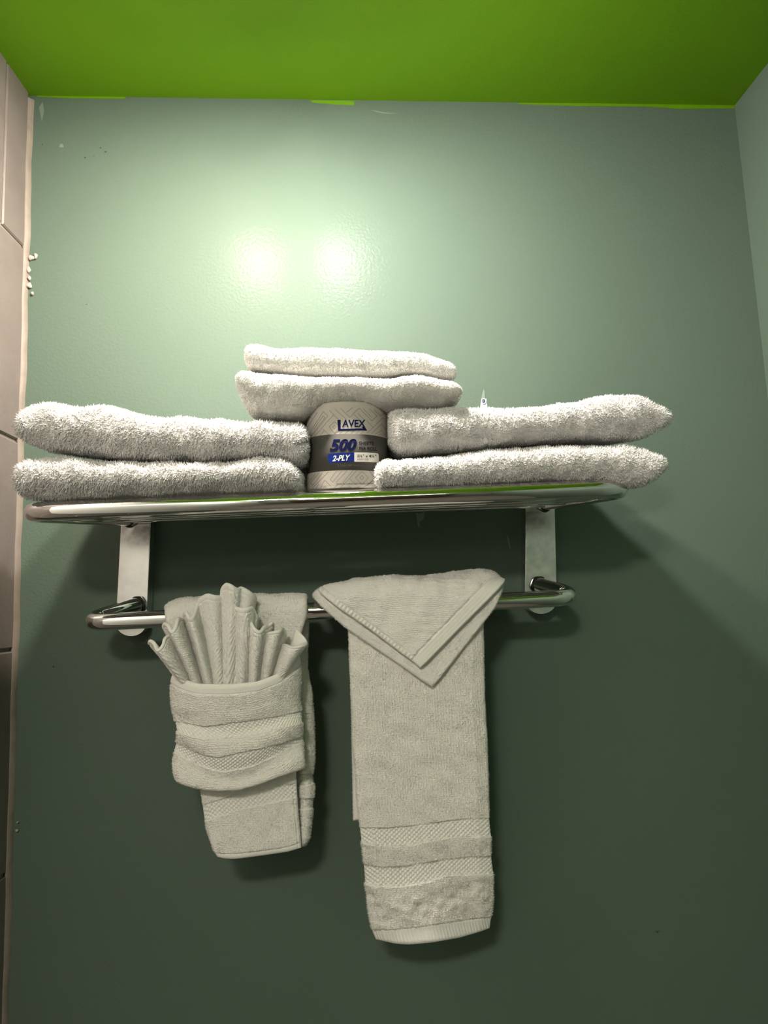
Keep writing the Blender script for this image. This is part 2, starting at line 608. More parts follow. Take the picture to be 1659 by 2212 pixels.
# invented dome emitter behind the camera, added as fill for the hanging towels
dx_, dy_ = FILL_DOME['pos']
dz_ = ceil_z(dx_, dy_)
dome = empty('fill_dome', (dx_, dy_, dz_))
tag(dome, 'added dome fill light on the lime ceiling, unseen behind the camera', 'lamp')
bm = bmesh.new()
bmesh.ops.create_cone(bm, cap_ends=True, segments=48, radius1=FILL_DOME['r'] + 0.012, radius2=FILL_DOME['r'] + 0.018, depth=0.016)
bmesh.ops.translate(bm, verts=bm.verts, vec=(dx_, dy_, dz_ - 0.009))
tr_ = bm_obj('fill_ring', bm, M_FIX)
bm = bmesh.new()
bmesh.ops.create_uvsphere(bm, u_segments=32, v_segments=16, radius=FILL_DOME['r'])
bmesh.ops.delete(bm, geom=[v for v in bm.verts if v.co.z > 0.001], context='VERTS')
for v in bm.verts:
    v.co.z *= 0.45
bmesh.ops.translate(bm, verts=bm.verts, vec=(dx_, dy_, dz_ - 0.0175))
gl_ = bm_obj('fill_emitter', bm, emit_mat('fill_dome_glow', FILL_DOME['col'], FILL_DOME['strength']), None, True)
under(dome, tr_, gl_)

# a second, dimmer fill light, added unseen above the door for frontal light
wall_fill = empty('wall_fill_light', (0.05, ROOM_Y, 2.2))
tag(wall_fill, 'added tube fill light above the door, unseen behind the camera', 'lamp')
V, Fq = tube(np.stack([np.linspace(-0.30, 0.40, 20), np.full(20, ROOM_Y + 0.09), np.full(20, 2.2)], -1), 0.05, 20)
sh = make_mesh('fill_tube', V, Fq, emit_mat('fill_tube_glow', WALL_FILL['col'], WALL_FILL['strength']))
bp = quad_prism('fill_back_plate', [(-0.2, ROOM_Y + 0.001, 2.16), (0.3, ROOM_Y + 0.001, 2.16), (0.3, ROOM_Y + 0.001, 2.24), (-0.2, ROOM_Y + 0.001, 2.24)], (0, 0.045, 0), M_FIX)
under(wall_fill, sh, bp)

# ------------------------------------------------------------------ chrome towel rack
R_T = 0.0112
YS, YR = 0.225, 0.112
fl, fr = P(26, 1107, YS), P(1376, 1053, YS)
bl_, br_ = P(292, 1120, 0.02), P(1167, 1088, 0.02)
rack_loc = ((bl_ + br_) / 2)
rack = empty('towel_rack', rack_loc)
tag(rack, 'chrome wall rack with a tubular towel shelf and lower rail on the green wall', 'towel rack')
loop = densify(fillet([bl_, fl, fr, br_], 0.05), 0.01)
V, Fq = tube(loop, R_T, 32)
under(rack, make_mesh('shelf_frame', V, Fq, M_CHROME))


def side_pt(t, a, b):
    return a + (b - a) * t


for t in (0.12, 0.36, 0.56, 0.74):
    a_, b_ = side_pt(t, bl_, fl), side_pt(t, br_, fr)
    V, Fq = tube(densify([a_ + np.array([0, 0, -0.003]), b_ + np.array([0, 0, -0.003])], 0.05), 0.0052, 16)
    under(rack, make_mesh('shelf_rod', V, Fq, M_CHROME))

rl, rr_ = P(176, 1346, YR), P(1250, 1290, YR)
rbl, rbr = P(303, 1305, 0.028), P(1160, 1262, 0.028)
rail_path = densify(fillet([rbl, rl, rr_, rbr], 0.032), 0.01)
V, Fq = tube(rail_path, R_T, 32)
under(rack, make_mesh('towel_rail', V, Fq, M_CHROME))


def rail_z(x):
    t = (x - rl[0]) / (rr_[0] - rl[0])
    return rl[2] + (rr_[2] - rl[2]) * t


def bracket(tl, tr, br, bl2, yb):
    """upright chrome plate with a rounded lower end, standing off the wall"""
    YF = 0.030
    pts = [P(*tl, YF), P(*tr, YF), P(*br, YF)]
    cxp, rad = (br[0] + bl2[0]) / 2, (br[0] - bl2[0]) / 2
    yc = (br[1] + bl2[1]) / 2
    for k in range(1, 24):
        an = math.pi * k / 24
        pts.append(P(cxp + rad * math.cos(an), yc + (yb - yc) * math.sin(an), YF))
    pts.append(P(*bl2, YF))
    bm = bmesh.new()
    a = [bm.verts.new(p) for p in pts]
    b = [bm.verts.new((p[0], -0.0004, p[2])) for p in pts]
    n = len(pts)
    f = bm.faces.new(a)
    bm.faces.new(b[::-1])
    for i in range(n):
        bm.faces.new([a[i], a[(i + 1) % n], b[(i + 1) % n], b[i]])
    bmesh.ops.bevel(bm, geom=list(f.edges), offset=0.0012, segments=2, affect='EDGES')
    return bm_obj('bracket', bm, M_PLATE, None, False)


b1 = bracket((262, 1112), (326, 1110), (316, 1344), (250, 1346), 1374)
b2 = bracket((1136, 1078), (1198, 1076), (1203, 1294), (1135, 1297), 1326)
under(rack, b1, b2)
# dark weld beads where the rail and the shelf meet the plates
M_WELD = plain('dark_weld', (0.02, 0.018, 0.016), 0.5, 0.6)
for (ctr, ax, rad) in ((rbl, rl - rbl, R_T), (rbr, rr_ - rbr, R_T), (bl_ + unit(fl - bl_) * 0.012, fl - bl_, R_T), (br_ + unit(fr - br_) * 0.012, fr - br_, R_T)):
    ax = unit(ax)
    u_ = unit(np.cross(ax, [0, 0, 1]))
    w_ = np.cross(ax, u_)
    a = np.linspace(0, 2 * np.pi, 36, endpoint=False)
    ring = ctr + ax * 0.004 + (rad + 0.0003) * (np.cos(a)[:, None] * u_ + np.sin(a)[:, None] * w_)
    V, Fq = tube(ring, 0.0014 + 0.0006 * np.sin(a * 5), 8, closed=True)
    under(rack, make_mesh('weld_bead', V, Fq, M_WELD))


# ------------------------------------------------------------------ cloth tools
def tufts(V, quads, density, length, width, seed, droop=0.25, spread=0.55, keep=None, seg=2):
    """short bent pile loops scattered over quads; returns (verts, faces)"""
    r = np.random.default_rng(seed)
    A, B, C_, D_ = V[quads[:, 0]], V[quads[:, 1]], V[quads[:, 2]], V[quads[:, 3]]
    nrm = np.cross(C_ - A, D_ - B)
    ar = np.linalg.norm(nrm, axis=1) * 0.5
    nrm = nrm / (np.linalg.norm(nrm, axis=1)[:, None] + 1e-12)
    wt = ar.copy()
    if keep is not None:
        wt *= keep
    n = int(wt.sum() * density)
    f = r.choice(len(quads), n, p=wt / wt.sum())
    u, v = r.random((2, n, 1))
    p = (A[f] * (1 - u) + B[f] * u) * (1 - v) + (D_[f] * (1 - u) + C_[f] * u) * v
    N = nrm[f]
    # clumped lean so neighbouring loops fall together
    lean = np.stack([sines(p, 0.018, seed + k) for k in range(3)], -1) * 0.45 + r.normal(size=(n, 3)) * spread
    lean[:, 2] -= droop
    d = N + lean
    d -= N * np.minimum(0, (d * N).sum(1) - 0.25)[:, None]
    d /= np.linalg.norm(d, axis=1)[:, None]
    L = length * r.uniform(0.6, 1.25, n)[:, None]
    w = width * r.uniform(0.75, 1.25, n)[:, None]
    s = np.cross(d, r.normal(size=(n, 3)))
    s /= np.linalg.norm(s, axis=1)[:, None]
    t = np.cross(d, s)
    base = p - N * 0.0004
    bend = (s * r.normal(size=(n, 1)) + t * r.normal(size=(n, 1))) * 0.18 + np.array([0, 0, -droop * 0.4])
    rings = []
    for k in range(seg):
        q_ = k / seg
        c_ = base + d * L * q_ + bend * L * q_ ** 2
        ww = w * (1.0 - 0.35 * q_)
        for j in range(3):
            an = 2 * np.pi * j / 3
            rings.append(c_ + ww * (math.cos(an) * s + math.sin(an) * t) * 0.5)
    tip = base + d * L + bend * L
    allv = np.stack(rings + [tip], 1)          # n, 3*seg+1, 3
    m = 3 * seg + 1
    o = (np.arange(n) * m)[:, None]
    qs, ts = [], []
    for k in range(seg - 1):
        for j in range(3):
            j2 = (j + 1) % 3
            qs.append(np.concatenate([o + 3 * k + j, o + 3 * k + j2, o + 3 * k + 3 + j2, o + 3 * k + 3 + j], 1))
    for j in range(3):
        j2 = (j + 1) % 3
        ts.append(np.concatenate([o + 3 * (seg - 1) + j, o + 3 * (seg - 1) + j2, o + m - 1], 1))
    out = [np.vstack(ts)]
    if qs:
        out.insert(0, np.vstack(qs))
    return allv.reshape(-1, 3), out


def slab(top, bot, xl_, xr_, Yf, Yb, nose_t, nose_b, w0, tilt, seed, n=150, lump=0.0016, back_lift=0.0, round_c=0.010, groove=None, pb=2.0, soft=3, skew_l=0.0, skew_r=0.0, grow=(0, 0)):
    """folded towel: front fold swept along the photo's top and bottom outlines, full depth to Yb"""
    s = 0.5 - 0.5 * np.cos(np.linspace(0, np.pi, n))
    s = 0.55 * s + 0.45 * np.linspace(0, 1, n)
    X = xl_ + (xr_ - xl_) * s
    yt = smooth_interp(X, top, soft)
    yb = smooth_interp(X, bot, soft)
    e = np.minimum(s, 1 - s)
    yt = yt + grow[0] * np.clip(e / 0.03, 0, 1)
    yb = yb - grow[1] * np.clip(e / 0.03, 0, 1)
    yb = np.maximum(yb, yt + 1.5)
    pt = P(X, yt, Yf - nose_t * 0.5)
    pb_ = P(X, yb, Yf - nose_b * 0.6)
    span = np.linalg.norm(pt[-1] - pt[0])
    ed = np.clip(e * span / round_c, 0, 1)
    cin = round_c * 0.8 * (1 - np.sqrt(1 - (1 - ed) ** 2))
    nf, ntp, nb, nbt = 34, 26, 10, 16
    w = np.sin(np.linspace(-np.pi / 2, np.pi / 2, nf))
    off = np.where(w > w0, nose_t * (1 - np.sqrt(np.clip(1 - ((w - w0) / (1 - w0)) ** 2, 0, 1))),
                   nose_b * (1 - np.clip(1 - np.abs((w0 - w) / (1 + w0)) ** pb, 0, 1) ** (1 / pb)))
    depth = Yf - Yb
    ws = [w]
    offs = [off]
    tt = np.linspace(0, 1, ntp + 1)[1:]
    ws.append(np.ones(ntp)); offs.append(nose_t + (depth - nose_t - 0.02) * tt)
    wb = np.cos(np.linspace(0, np.pi, nb + 1)[1:])
    ws.append(wb); offs.append(depth - 0.02 + 0.02 * np.sqrt(np.clip(1 - wb ** 2, 0, 1)))
    tt = np.linspace(1, 0, nbt + 1)[1:-1]
    ws.append(-np.ones(nbt - 1)); offs.append(nose_b + (depth - nose_b - 0.02) * tt)
    w = np.concatenate(ws)
    off = np.concatenate(offs)
    k = len(w)
    lam = ((w + 1) / 2)[None, :, None]
    G = pb_[:, None] * (1 - lam) + pt[:, None] * lam
    offg = off[None, :] + cin[:, None] * np.clip(1 - off[None, :] / depth, 0, 1)
    back_cin = cin[:, None] * np.clip(off[None, :] / depth * 1.6 - 0.6, 0, 1)
    G[..., 1] = -(Yf - offg) - back_cin * 0.9
    fd = off[None, :] / depth
    G[..., 0] += fd * (skew_l * np.clip(1 - s * 1.6, 0, 1)[:, None] - skew_r * np.clip(1 - (1 - s) * 1.6, 0, 1)[:, None])
    G[..., 2] += tilt * off[None, :] + back_lift * (off[None, :] / depth) * np.clip(w, 0, 1)
    if groove:
        for (side, wg, sg, dg) in groove:
            endw = np.clip(1 - (s if side < 0 else 1 - s) * span / 0.05, 0, 1) ** 1.2
            G[..., 0] -= side * dg * endw[:, None] * np.exp(-((w[None, :] - wg) / sg) ** 2)
    # lumps
    N = np.cross(np.gradient(G, axis=0), np.roll(G, -1, 1) - np.roll(G, 1, 1))
    N /= np.linalg.norm(N, axis=-1, keepdims=True) + 1e-12
    cen = G.mean(1, keepdims=True)
    sg = np.sign(((G - cen) * N).sum())
    N *= sg
    lumpf = (sines(G, 0.05, seed) * 1.0 + sines(G, 0.02, seed + 1) * 0.5) * lump
    lumpf *= np.clip(e * span / 0.01, 0, 1)[:, None]
    G = G + N * lumpf[..., None]
    V = G.reshape(-1, 3)
    idx = np.arange(n * k).reshape(n, k)
    q = np.stack([idx[:-1], np.roll(idx[:-1], -1, 1), np.roll(idx[1:], -1, 1), idx[1:]], -1).reshape(-1, 4)
    A, B, C_, D_ = V[q[:, 0]], V[q[:, 1]], V[q[:, 2]], V[q[:, 3]]
    fn = np.cross(C_ - A, D_ - B)
    fc = (A + B + C_ + D_) / 4
    if (fn * (fc - V.mean(0))).sum() < 0:
        q = q[:, ::-1]
    # end caps (fans)
    c0, c1 = len(V), len(V) + 1
    V = np.vstack([V, G[0].mean(0), G[-1].mean(0)])
    kk = np.arange(k)
    cap0 = np.stack([np.full(k, c0), kk, (kk + 1) % k], -1)
    cap1 = np.stack([np.full(k, c1), (n - 1) * k + (kk + 1) % k, (n - 1) * k + kk], -1)
    return V, q, [cap0, cap1]


def folded(name, label, group, mat, pile, **kw):
    V, q, caps = slab(**kw)
    fc = V[q].mean(1)
    keep = np.clip((-fc[:, 1] - 0.05) / 0.08, 0.05, 1.0)
    dens, ln, wd, droop, spread = pile
    qq = [q]
    for cp in caps:
        c4 = np.concatenate([cp, cp[:, 2:3]], 1)
        nn = np.cross(V[c4[:, 1]] - V[c4[:, 0]], V[c4[:, 2]] - V[c4[:, 0]]).sum(0)
        if nn @ (V[c4[0, 0]] - V.mean(0)) < 0:
            c4 = np.concatenate([cp[:, [0, 2, 1]], cp[:, 1:2]], 1)
        qq.append(c4)
        keep = np.concatenate([keep, np.full(len(c4), 0.7)])
    qq = np.concatenate(qq)
    TV, TF = tufts(V, qq, dens, ln, wd, kw['seed'] + 11, droop, spread, keep)
    VV, FF = merge([(V, [q] + caps), (TV, TF)])
    o = make_mesh(name, VV, FF, mat)
    org = Vector(V.mean(0))
    o.data.transform(Matrix.Translation(-org))
    o.location = org
    return tag(o, label, 'towel', group)


BP = (650000, 0.0056, 0.00115, 0.28, 0.42)      # long bath pile
RP = (650000, 0.0046, 0.00110, 0.15, 0.36)
WP = (800000, 0.0026, 0.00095, 0.10, 0.30)
TILT = 0.085
folded('bath_towel', 'thick white folded bath towel, upper one of the left stack on the shelf', 'folded bath towels on the shelf', M_BATH, BP,
       top=[(39, 903), (44, 889), (52, 881), (65, 875), (108, 872), (160, 881), (217, 876), (260, 887), (304, 899), (347, 903), (390, 903), (434, 908), (521, 912), (608, 911), (640, 914), (655, 922), (662, 940)],
       bot=[(39, 942), (46, 953), (60, 962), (87, 972), (130, 975), (208, 985), (282, 993), (369, 995), (477, 992), (564, 989), (610, 998), (632, 1003), (648, 1004), (657, 992), (662, 960)],
       xl_=41, xr_=661, Yf=0.243, Yb=0.03, nose_t=0.022, nose_b=0.026, w0=0.05, tilt=TILT, seed=1, lump=0.0016, skew_l=0.06, grow=(3, 5),
       groove=[(1, -0.15, 0.22, 0.012)])
folded('bath_towel', 'thick white folded bath towel, lower one of the left stack beside the tiles', 'folded bath towels on the shelf', M_BATH, BP,
       top=[(34, 1004), (40, 997), (52, 993), (130, 993), (217, 998), (347, 1003), (477, 1000), (564, 992), (608, 989), (625, 1000), (638, 1014), (646, 1030)],
       bot=[(34, 1062), (40, 1074), (52, 1083), (87, 1082), (304, 1070), (560, 1060), (630, 1058), (640, 1055), (646, 1046)],
       xl_=37, xr_=645, Yf=0.245, Yb=0.03, nose_t=0.020, nose_b=0.022, w0=0.1, tilt=TILT, seed=5, lump=0.0016, skew_l=0.075, grow=(3, 8),
       groove=[(1, 0.0, 0.3, 0.006)])
folded('bath_towel', 'white folded bath towel, upper one of the right stack with a raised right corner', 'folded bath towels on the shelf', M_BATH, RP,
       top=[(843, 894), (846, 889), (853, 886), (888, 884), (954, 884), (1040, 884), (1127, 883), (1192, 878), (1257, 870), (1322, 859), (1379, 852), (1405, 855), (1431, 874), (1446, 893)],
       bot=[(843, 945), (847, 956), (852, 966), (862, 979), (910, 977), (997, 971), (1084, 962), (1171, 954), (1257, 951), (1344, 949), (1396, 949), (1427, 938), (1446, 918)],
       xl_=845, xr_=1446, Yf=0.235, Yb=0.03, nose_t=0.020, nose_b=0.024, w0=0.12, tilt=TILT, seed=9, lump=0.0013, skew_r=0.12, grow=(2, 3))
folded('bath_towel', 'white folded bath towel, lower one of the right stack overhanging the shelf end', 'folded bath towels on the shelf', M_BATH, RP,
       top=[(813, 1015), (819, 1003), (836, 993), (867, 997), (910, 993), (997, 983), (1084, 974), (1171, 967), (1301, 965), (1366, 963), (1409, 972), (1428, 980), (1437, 988)],
       bot=[(813, 1035), (817, 1052), (836, 1055), (997, 1049), (1150, 1041), (1214, 1038), (1301, 1040), (1348, 1054), (1388, 1057), (1414, 1050), (1430, 1032), (1437, 1018)],
       xl_=815, xr_=1436, Yf=0.240, Yb=0.03, nose_t=0.020, nose_b=0.022, w0=0.1, tilt=TILT, seed=13, lump=0.0013, skew_r=0.125, grow=(2, 5))
folded('hand_towel', 'thin white folded towel lying topmost of the pair above the paper roll', 'folded thin towels over the paper roll', M_SHELF, WP,
       top=[(529, 756), (531, 748), (536, 745), (560, 747), (595, 754), (655, 752), (760, 755), (830, 760), (875, 760), (917, 767), (952, 778), (976, 786), (985, 797)],
       bot=[(529, 770), (532, 784), (538, 795), (567, 801), (655, 808), (725, 812), (830, 812), (882, 806), (934, 813), (970, 817), (980, 816), (985, 806)],
       xl_=530, xr_=984, Yf=0.236, Yb=0.05, nose_t=0.012, nose_b=0.016, w0=0.0, tilt=TILT, seed=17, lump=0.0008)
folded('hand_towel', 'thin white folded towel sagging directly over the paper roll', 'folded thin towels over the paper roll', M_SHELF, WP,
       top=[(510, 818), (513, 808), (522, 803), (550, 806), (655, 815), (760, 818), (830, 820), (865, 814), (900, 811), (934, 818), (969, 827), (990, 834), (997, 844)],
       bot=[(510, 826), (514, 845), (525, 870), (540, 898), (552, 904), (600, 906), (652, 904), (668, 894), (700, 885), (777, 880), (830, 887), (848, 890), (900, 884), (960, 879), (984, 872), (993, 862), (997, 850)],
       xl_=512, xr_=996, Yf=0.244, Yb=0.05, nose_t=0.014, nose_b=0.040, w0=0.45, tilt=TILT, seed=21, lump=0.0010, pb=1.7)

# ------------------------------------------------------------------ wrapped paper roll
ROLL_Y = 0.178
ax0 = P(751, 1052, ROLL_Y)
ax1 = P(750, 884, ROLL_Y + 0.006)
RR = 0.0512
axis = unit(ax1 - ax0)
HR = np.linalg.norm(ax1 - ax0)
fx = unit(np.cross(np.array([0, -1.0, 0]), axis)) * -1
fx = unit(np.cross(axis, np.cross(np.array([0, -1.0, 0]), axis)))     # towards the viewer
sx_ = np.cross(axis, fx)
ax0 = ax0 - axis * 0.006
HR += 0.006


def on_roll(px, py, lift=0.00012):
    """pixel -> point on the wrapper, lifted by lift"""
    r = RR + lift
    d = ray(px, py)
    o = CAM - ax0
    do, dd = o - axis * (o @ axis), d - axis * (d @ axis)
    a, b, c = dd @ dd, 2 * do @ dd, do @ do - r * r
    disc = max(b * b - 4 * a * c, 0.0)
    t = (-b - math.sqrt(disc)) / (2 * a)
    return CAM + d * t


def roll_pt(theta, h, r):
    return ax0 + axis * h + (fx * math.cos(theta) + sx_ * math.sin(theta)) * r


roll = empty('toilet_paper_roll', Vector(ax0))
tag(roll, 'wrapped toilet paper roll standing between the towel stacks on the shelf', 'toilet paper')
prof = [(0.019, 0.0), (0.045, 0.0), (0.0490, 0.0006), (0.0507, 0.002), (RR, 0.004), (RR, HR - 0.004), (0.0507, HR - 0.002), (0.0490, HR - 0.0006), (0.045, HR), (0.019, HR)]
na = 96
V, q = [], []
for r_, h_ in prof:
    for k in range(na):
        V.append(roll_pt(2 * math.pi * k / na, h_, r_))
mp = len(prof)
for i in range(mp):
    for k in range(na):
        k2 = (k + 1) % na
        i2 = (i + 1) % mp
        q.append((i * na + k, i * na + k2, i2 * na + k2, i2 * na + k))
V, q = np.array(V), np.array(q)
under(roll, make_mesh('wrapper', V, [q], M_PAPER))
V, q = [], []
for r_, h_ in [(0.0175, 0.001), (0.0192, 0.001), (0.0192, HR - 0.001), (0.0175, HR - 0.001)]:
    for k in range(48):
        V.append(roll_pt(2 * math.pi * k / 48, h_, r_))
for i in range(4):
    for k in range(48):
        q.append((i * 48 + k, i * 48 + (k + 1) % 48, ((i + 1) % 4) * 48 + (k + 1) % 48, ((i + 1) % 4) * 48 + k))
under(roll, make_mesh('cardboard_core', np.array(V), [np.array(q)], plain('cardboard', (0.32, 0.23, 0.15), 0.9)))


def height_of(px, py):
    return (on_roll(px, py, 0) - ax0) @ axis


ZX, ZY, ZS = 640.0, 860.0, 240.0 / 1659.0       # close-up coordinates used for the label


def L(u, v):
    return ZX + u * ZS, ZY + v * ZS


hb0, hb1 = height_of(*L(760, 1075)), height_of(*L(830, 535))
V, q = [], []
for h_, r_ in ((hb0, RR - 0.001), (hb0, RR + 0.00018), (hb1, RR + 0.00018), (hb1, RR - 0.001)):
    for k in range(na):
        V.append(roll_pt(2 * math.pi * k / na, h_, r_))
for i in range(4):
    for k in range(na):
        q.append((i * na + k, i * na + (k + 1) % na, ((i + 1) % 4) * na + (k + 1) % na, ((i + 1) % 4) * na + k))
band = make_mesh('label_band', np.array(V), [np.array(q)], M_BAND)
under(roll, band)


def print_poly(name, poly, mat, lift=0.00034, div=10):
    """a flat printed shape (close-up coordinates, convex) wrapped on the roll"""
    bm = bmesh.new()
    f = bm.faces.new([bm.verts.new((x, y, 0)) for x, y in poly])
    x0, x1 = min(p[0] for p in poly), max(p[0] for p in poly)
    for k in range(1, div):
        bmesh.ops.bisect_plane(bm, geom=bm.verts[:] + bm.edges[:] + bm.faces[:], plane_co=(x0 + (x1 - x0) * k / div, 0, 0), plane_no=(1, 0, 0))
    for v in bm.verts:
        v.co = Vector(on_roll(*L(v.co.x, v.co.y), lift))
    o = bm_obj(name, bm, mat)
    for p in o.data.polygons:
        if p.normal @ Vector(fx) < 0:
            p.flip()
    if 560 < poly[0][1] < 1060:
        o.parent = band
    else:
        under(roll, o)
    return o


def print_text(txt, quad, mat, lift=0.0005, shear=0.0, bold=0.0, name='printed_text'):
    """quad: close-up corners (top-left, top-right, bottom-right, bottom-left) of the ink box"""
    cu = bpy.data.curves.new('t', 'FONT')
    cu.body = txt
    cu.shear = shear
    cu.offset = bold
    cu.resolution_u = 4
    to = bpy.data.objects.new('t', cu)
    COL.objects.link(to)
    bpy.context.view_layer.update()
    dg = bpy.context.evaluated_depsgraph_get()
    me = bpy.data.meshes.new_from_object(to.evaluated_get(dg))
    bpy.data.objects.remove(to, do_unlink=True)
    n = len(me.vertices)
    co = np.zeros(n * 3)
    me.vertices.foreach_get('co', co)
    co = co.reshape(-1, 3)
    mn, mx = co.min(0), co.max(0)
    u = (co[:, 0] - mn[0]) / (mx[0] - mn[0])
    v = (mx[1] - co[:, 1]) / (mx[1] - mn[1])
    tl, tr, br, bl2 = [np.array(p, float) for p in quad]
    pq = (tl[None] * (1 - u)[:, None] + tr[None] * u[:, None]) * (1 - v)[:, None] + (bl2[None] * (1 - u)[:, None] + br[None] * u[:, None]) * v[:, None]
    out = np.array([on_roll(*L(a, b), lift) for a, b in pq])
    me.vertices.foreach_set('co', out.ravel())
    me.update()
    me.name = name
    me.materials.clear()
    me.materials.append(mat)
    o = bpy.data.objects.new(name, me)
    COL.objects.link(o)
    if 560 < quad[0][1] < 1060:
        o.parent = band
    else:
        under(roll, o)
    return o


def box(x0, y0, x1, y1, dy=0.0):
    """ink box whose right end is dy lower than its left end"""
    return [(x0, y0), (x1, y0 + dy), (x1, y1 + dy), (x0, y1)]


# printed line pattern
seglists = [
    [(150, 330), (232, 215)], [(165, 440), (310, 215)], [(165, 265), (235, 305)], [(185, 540), (405, 200)], [(405, 200), (472, 265)], [(472, 265), (215, 590)],
    [(260, 470), (400, 265), (430, 290), (210, 575)], [(255, 590), (560, 245)], [(400, 465), (495, 550)], [(345, 575), (420, 480)],
    [(490, 430), (570, 350), (645, 430), (570, 525), (490, 430)], [(545, 432), (570, 408), (595, 432), (570, 460), (545, 432)],
    [(495, 185), (640, 330)], [(575, 162), (760, 330)], [(655, 148), (800, 290), (850, 240)], [(750, 215), (845, 138)], [(850, 230), (940, 150)],
    [(850, 230), (950, 330)], [(915, 225), (1010, 320)], [(940, 150), (1130, 340), (1205, 265), (1090, 160)], [(1000, 160), (1130, 290)],
    [(1160, 170), (1260, 270), (1330, 215)], [(1060, 350), (1150, 440), (1290, 290), (1390, 400)], [(1060, 520), (1150, 440)],
    [(1120, 535), (1275, 385), (1395, 560)], [(1165, 545), (1275, 480), (1340, 580)], [(1220, 555), (1275, 530), (1300, 570)], [(1330, 300), (1385, 360)],
    [(560, 545), (640, 480)], [(640, 540), (690, 490)], [(725, 535), (780, 488)], [(810, 535), (865, 488)], [(885, 533), (945, 488)], [(960, 530), (1010, 488)],
    [(150, 1300), (290, 1130)], [(210, 1265), (345, 1115)], [(210, 1265), (250, 1300), (395, 1110)], [(240, 1345), (480, 1100)], [(150, 1230), (190, 1190)],
    [(360, 1340), (425, 1225), (520, 1320)], [(290, 1350), (330, 1290)], [(400, 1345), (425, 1320), (455, 1345)], [(505, 1215), (605, 1090)], [(505, 1215), (545, 1255), (680, 1085)],
    [(590, 1262), (760, 1080)], [(690, 1270), (850, 1075)], [(795, 1200), (895, 1300)], [(795, 1200), (905, 1078)], [(650, 1340), (790, 1205)], [(560, 1345), (620, 1290)],
    [(885, 1190), (980, 1095), (1078, 1190), (980, 1290), (885, 1190)], [(950, 1190), (980, 1155), (1010, 1190), (980, 1222), (950, 1190)],
    [(1090, 1085), (1168, 1190), (1060, 1310)], [(780, 1310), (840, 1345)], [(1000, 1335), (1180, 1210)], [(880, 1340), (960, 1310)]]
for zone in (0, 1):
  lv, lf = [], []
  for pl in [p_ for p_ in seglists if (p_[0][1] > 700) == bool(zone)]:
      for (x0, y0), (x1, y1) in zip(pl[:-1], pl[1:]):
          ln_ = math.hypot(x1 - x0, y1 - y0)
          nx, ny = -(y1 - y0) / ln_ * 2.3, (x1 - x0) / ln_ * 2.3
          m = max(2, int(ln_ / 30))
          b0 = len(lv)
          for k in range(m + 1):
              t = k / m
              x, y = x0 + (x1 - x0) * t, y0 + (y1 - y0) * t
              lv.append(on_roll(*L(x + nx, y + ny), 0.00014))
              lv.append(on_roll(*L(x - nx, y - ny), 0.00014))
          for k in range(m):
              a = b0 + 2 * k
              lf.append((a, a + 1, a + 3, a + 2))
  under(roll, make_mesh('line_pattern', np.array(lv), [np.array(lf)], M_LINE, smooth=False))

print_poly('logo_letter', [(614, 327), (662, 323), (662, 455), (664, 488), (624, 490)], M_NAVY, 0.0003, 2)
print_poly('logo_letter', [(640, 460), (1012, 452), (1030, 482), (624, 490)], M_NAVY, 0.0003, 6)
print_text('AVEX', [(686, 322), (1036, 322), (1030, 434), (684, 434)], M_NAVY, 0.00045, 0, 0.022)
print_poly('logo_letter', [(978, 425), (1018, 425), (1062, 488), (1016, 484)], M_NAVY, 0.0003, 2)
print_text('TM', box(1054, 326, 1074, 338), M_GREYPRINT)
print_text('500', [(505, 614), (905, 604), (905, 786), (497, 804)], M_NAVY, 0.0005, 0.22, 0.045)
print_text('SHEETS', box(938, 648, 1156, 702, 4), M_BLACK, 0.0005, 0, 0.022)
print_text('PER ROLL', box(941, 724, 1210, 780, 6), M_BLACK, 0.0005, 0, 0.022)
print_poly('blue_panel', [(472, 832), (664, 818), (866, 810), (866, 948), (680, 958), (510, 972), (490, 968), (478, 950)], M_BLUE)
print_poly('white_panel', [(866, 810), (1050, 812), (1205, 822), (1224, 830), (1232, 850), (1238, 962), (1050, 952), (866, 948)], M_WHITEPRINT)
print_text('2-PLY', [(545, 858), (810, 842), (802, 930), (537, 944)], M_WHITEPRINT, 0.00062, 0.2, 0.028)
print_text('3\u00bd" x 4\u00bc"', box(906, 840, 1196, 884, 6), M_BLACK, 0.00062, 0, 0.02)
print_text('SHEET SIZE', box(906, 903, 1080, 925, 3), M_GREYPRINT, 0.00062)
print_text('2 Capas 500 Hojas por rollo', box(618, 988, 1116, 1026, -2), M_GREYPRINT)
print_text('MADE IN CHINA | HECHO EN CHINA', [(600, 1272), (1146, 1264), (1146, 1288), (600, 1299)], M_BLACK)
print_poly('white_panel', [(150, 950), (184, 925), (186, 1032), (152, 1055)], M_WHITEPRINT, 0.0003, 3)


# ------------------------------------------------------------------ hanging cloths
def edge_fn(pts):
    pts = np.asarray(sorted(pts, key=lambda p: p[1]), float)
    return lambda y: np.interp(y, pts[:, 1], pts[:, 0])


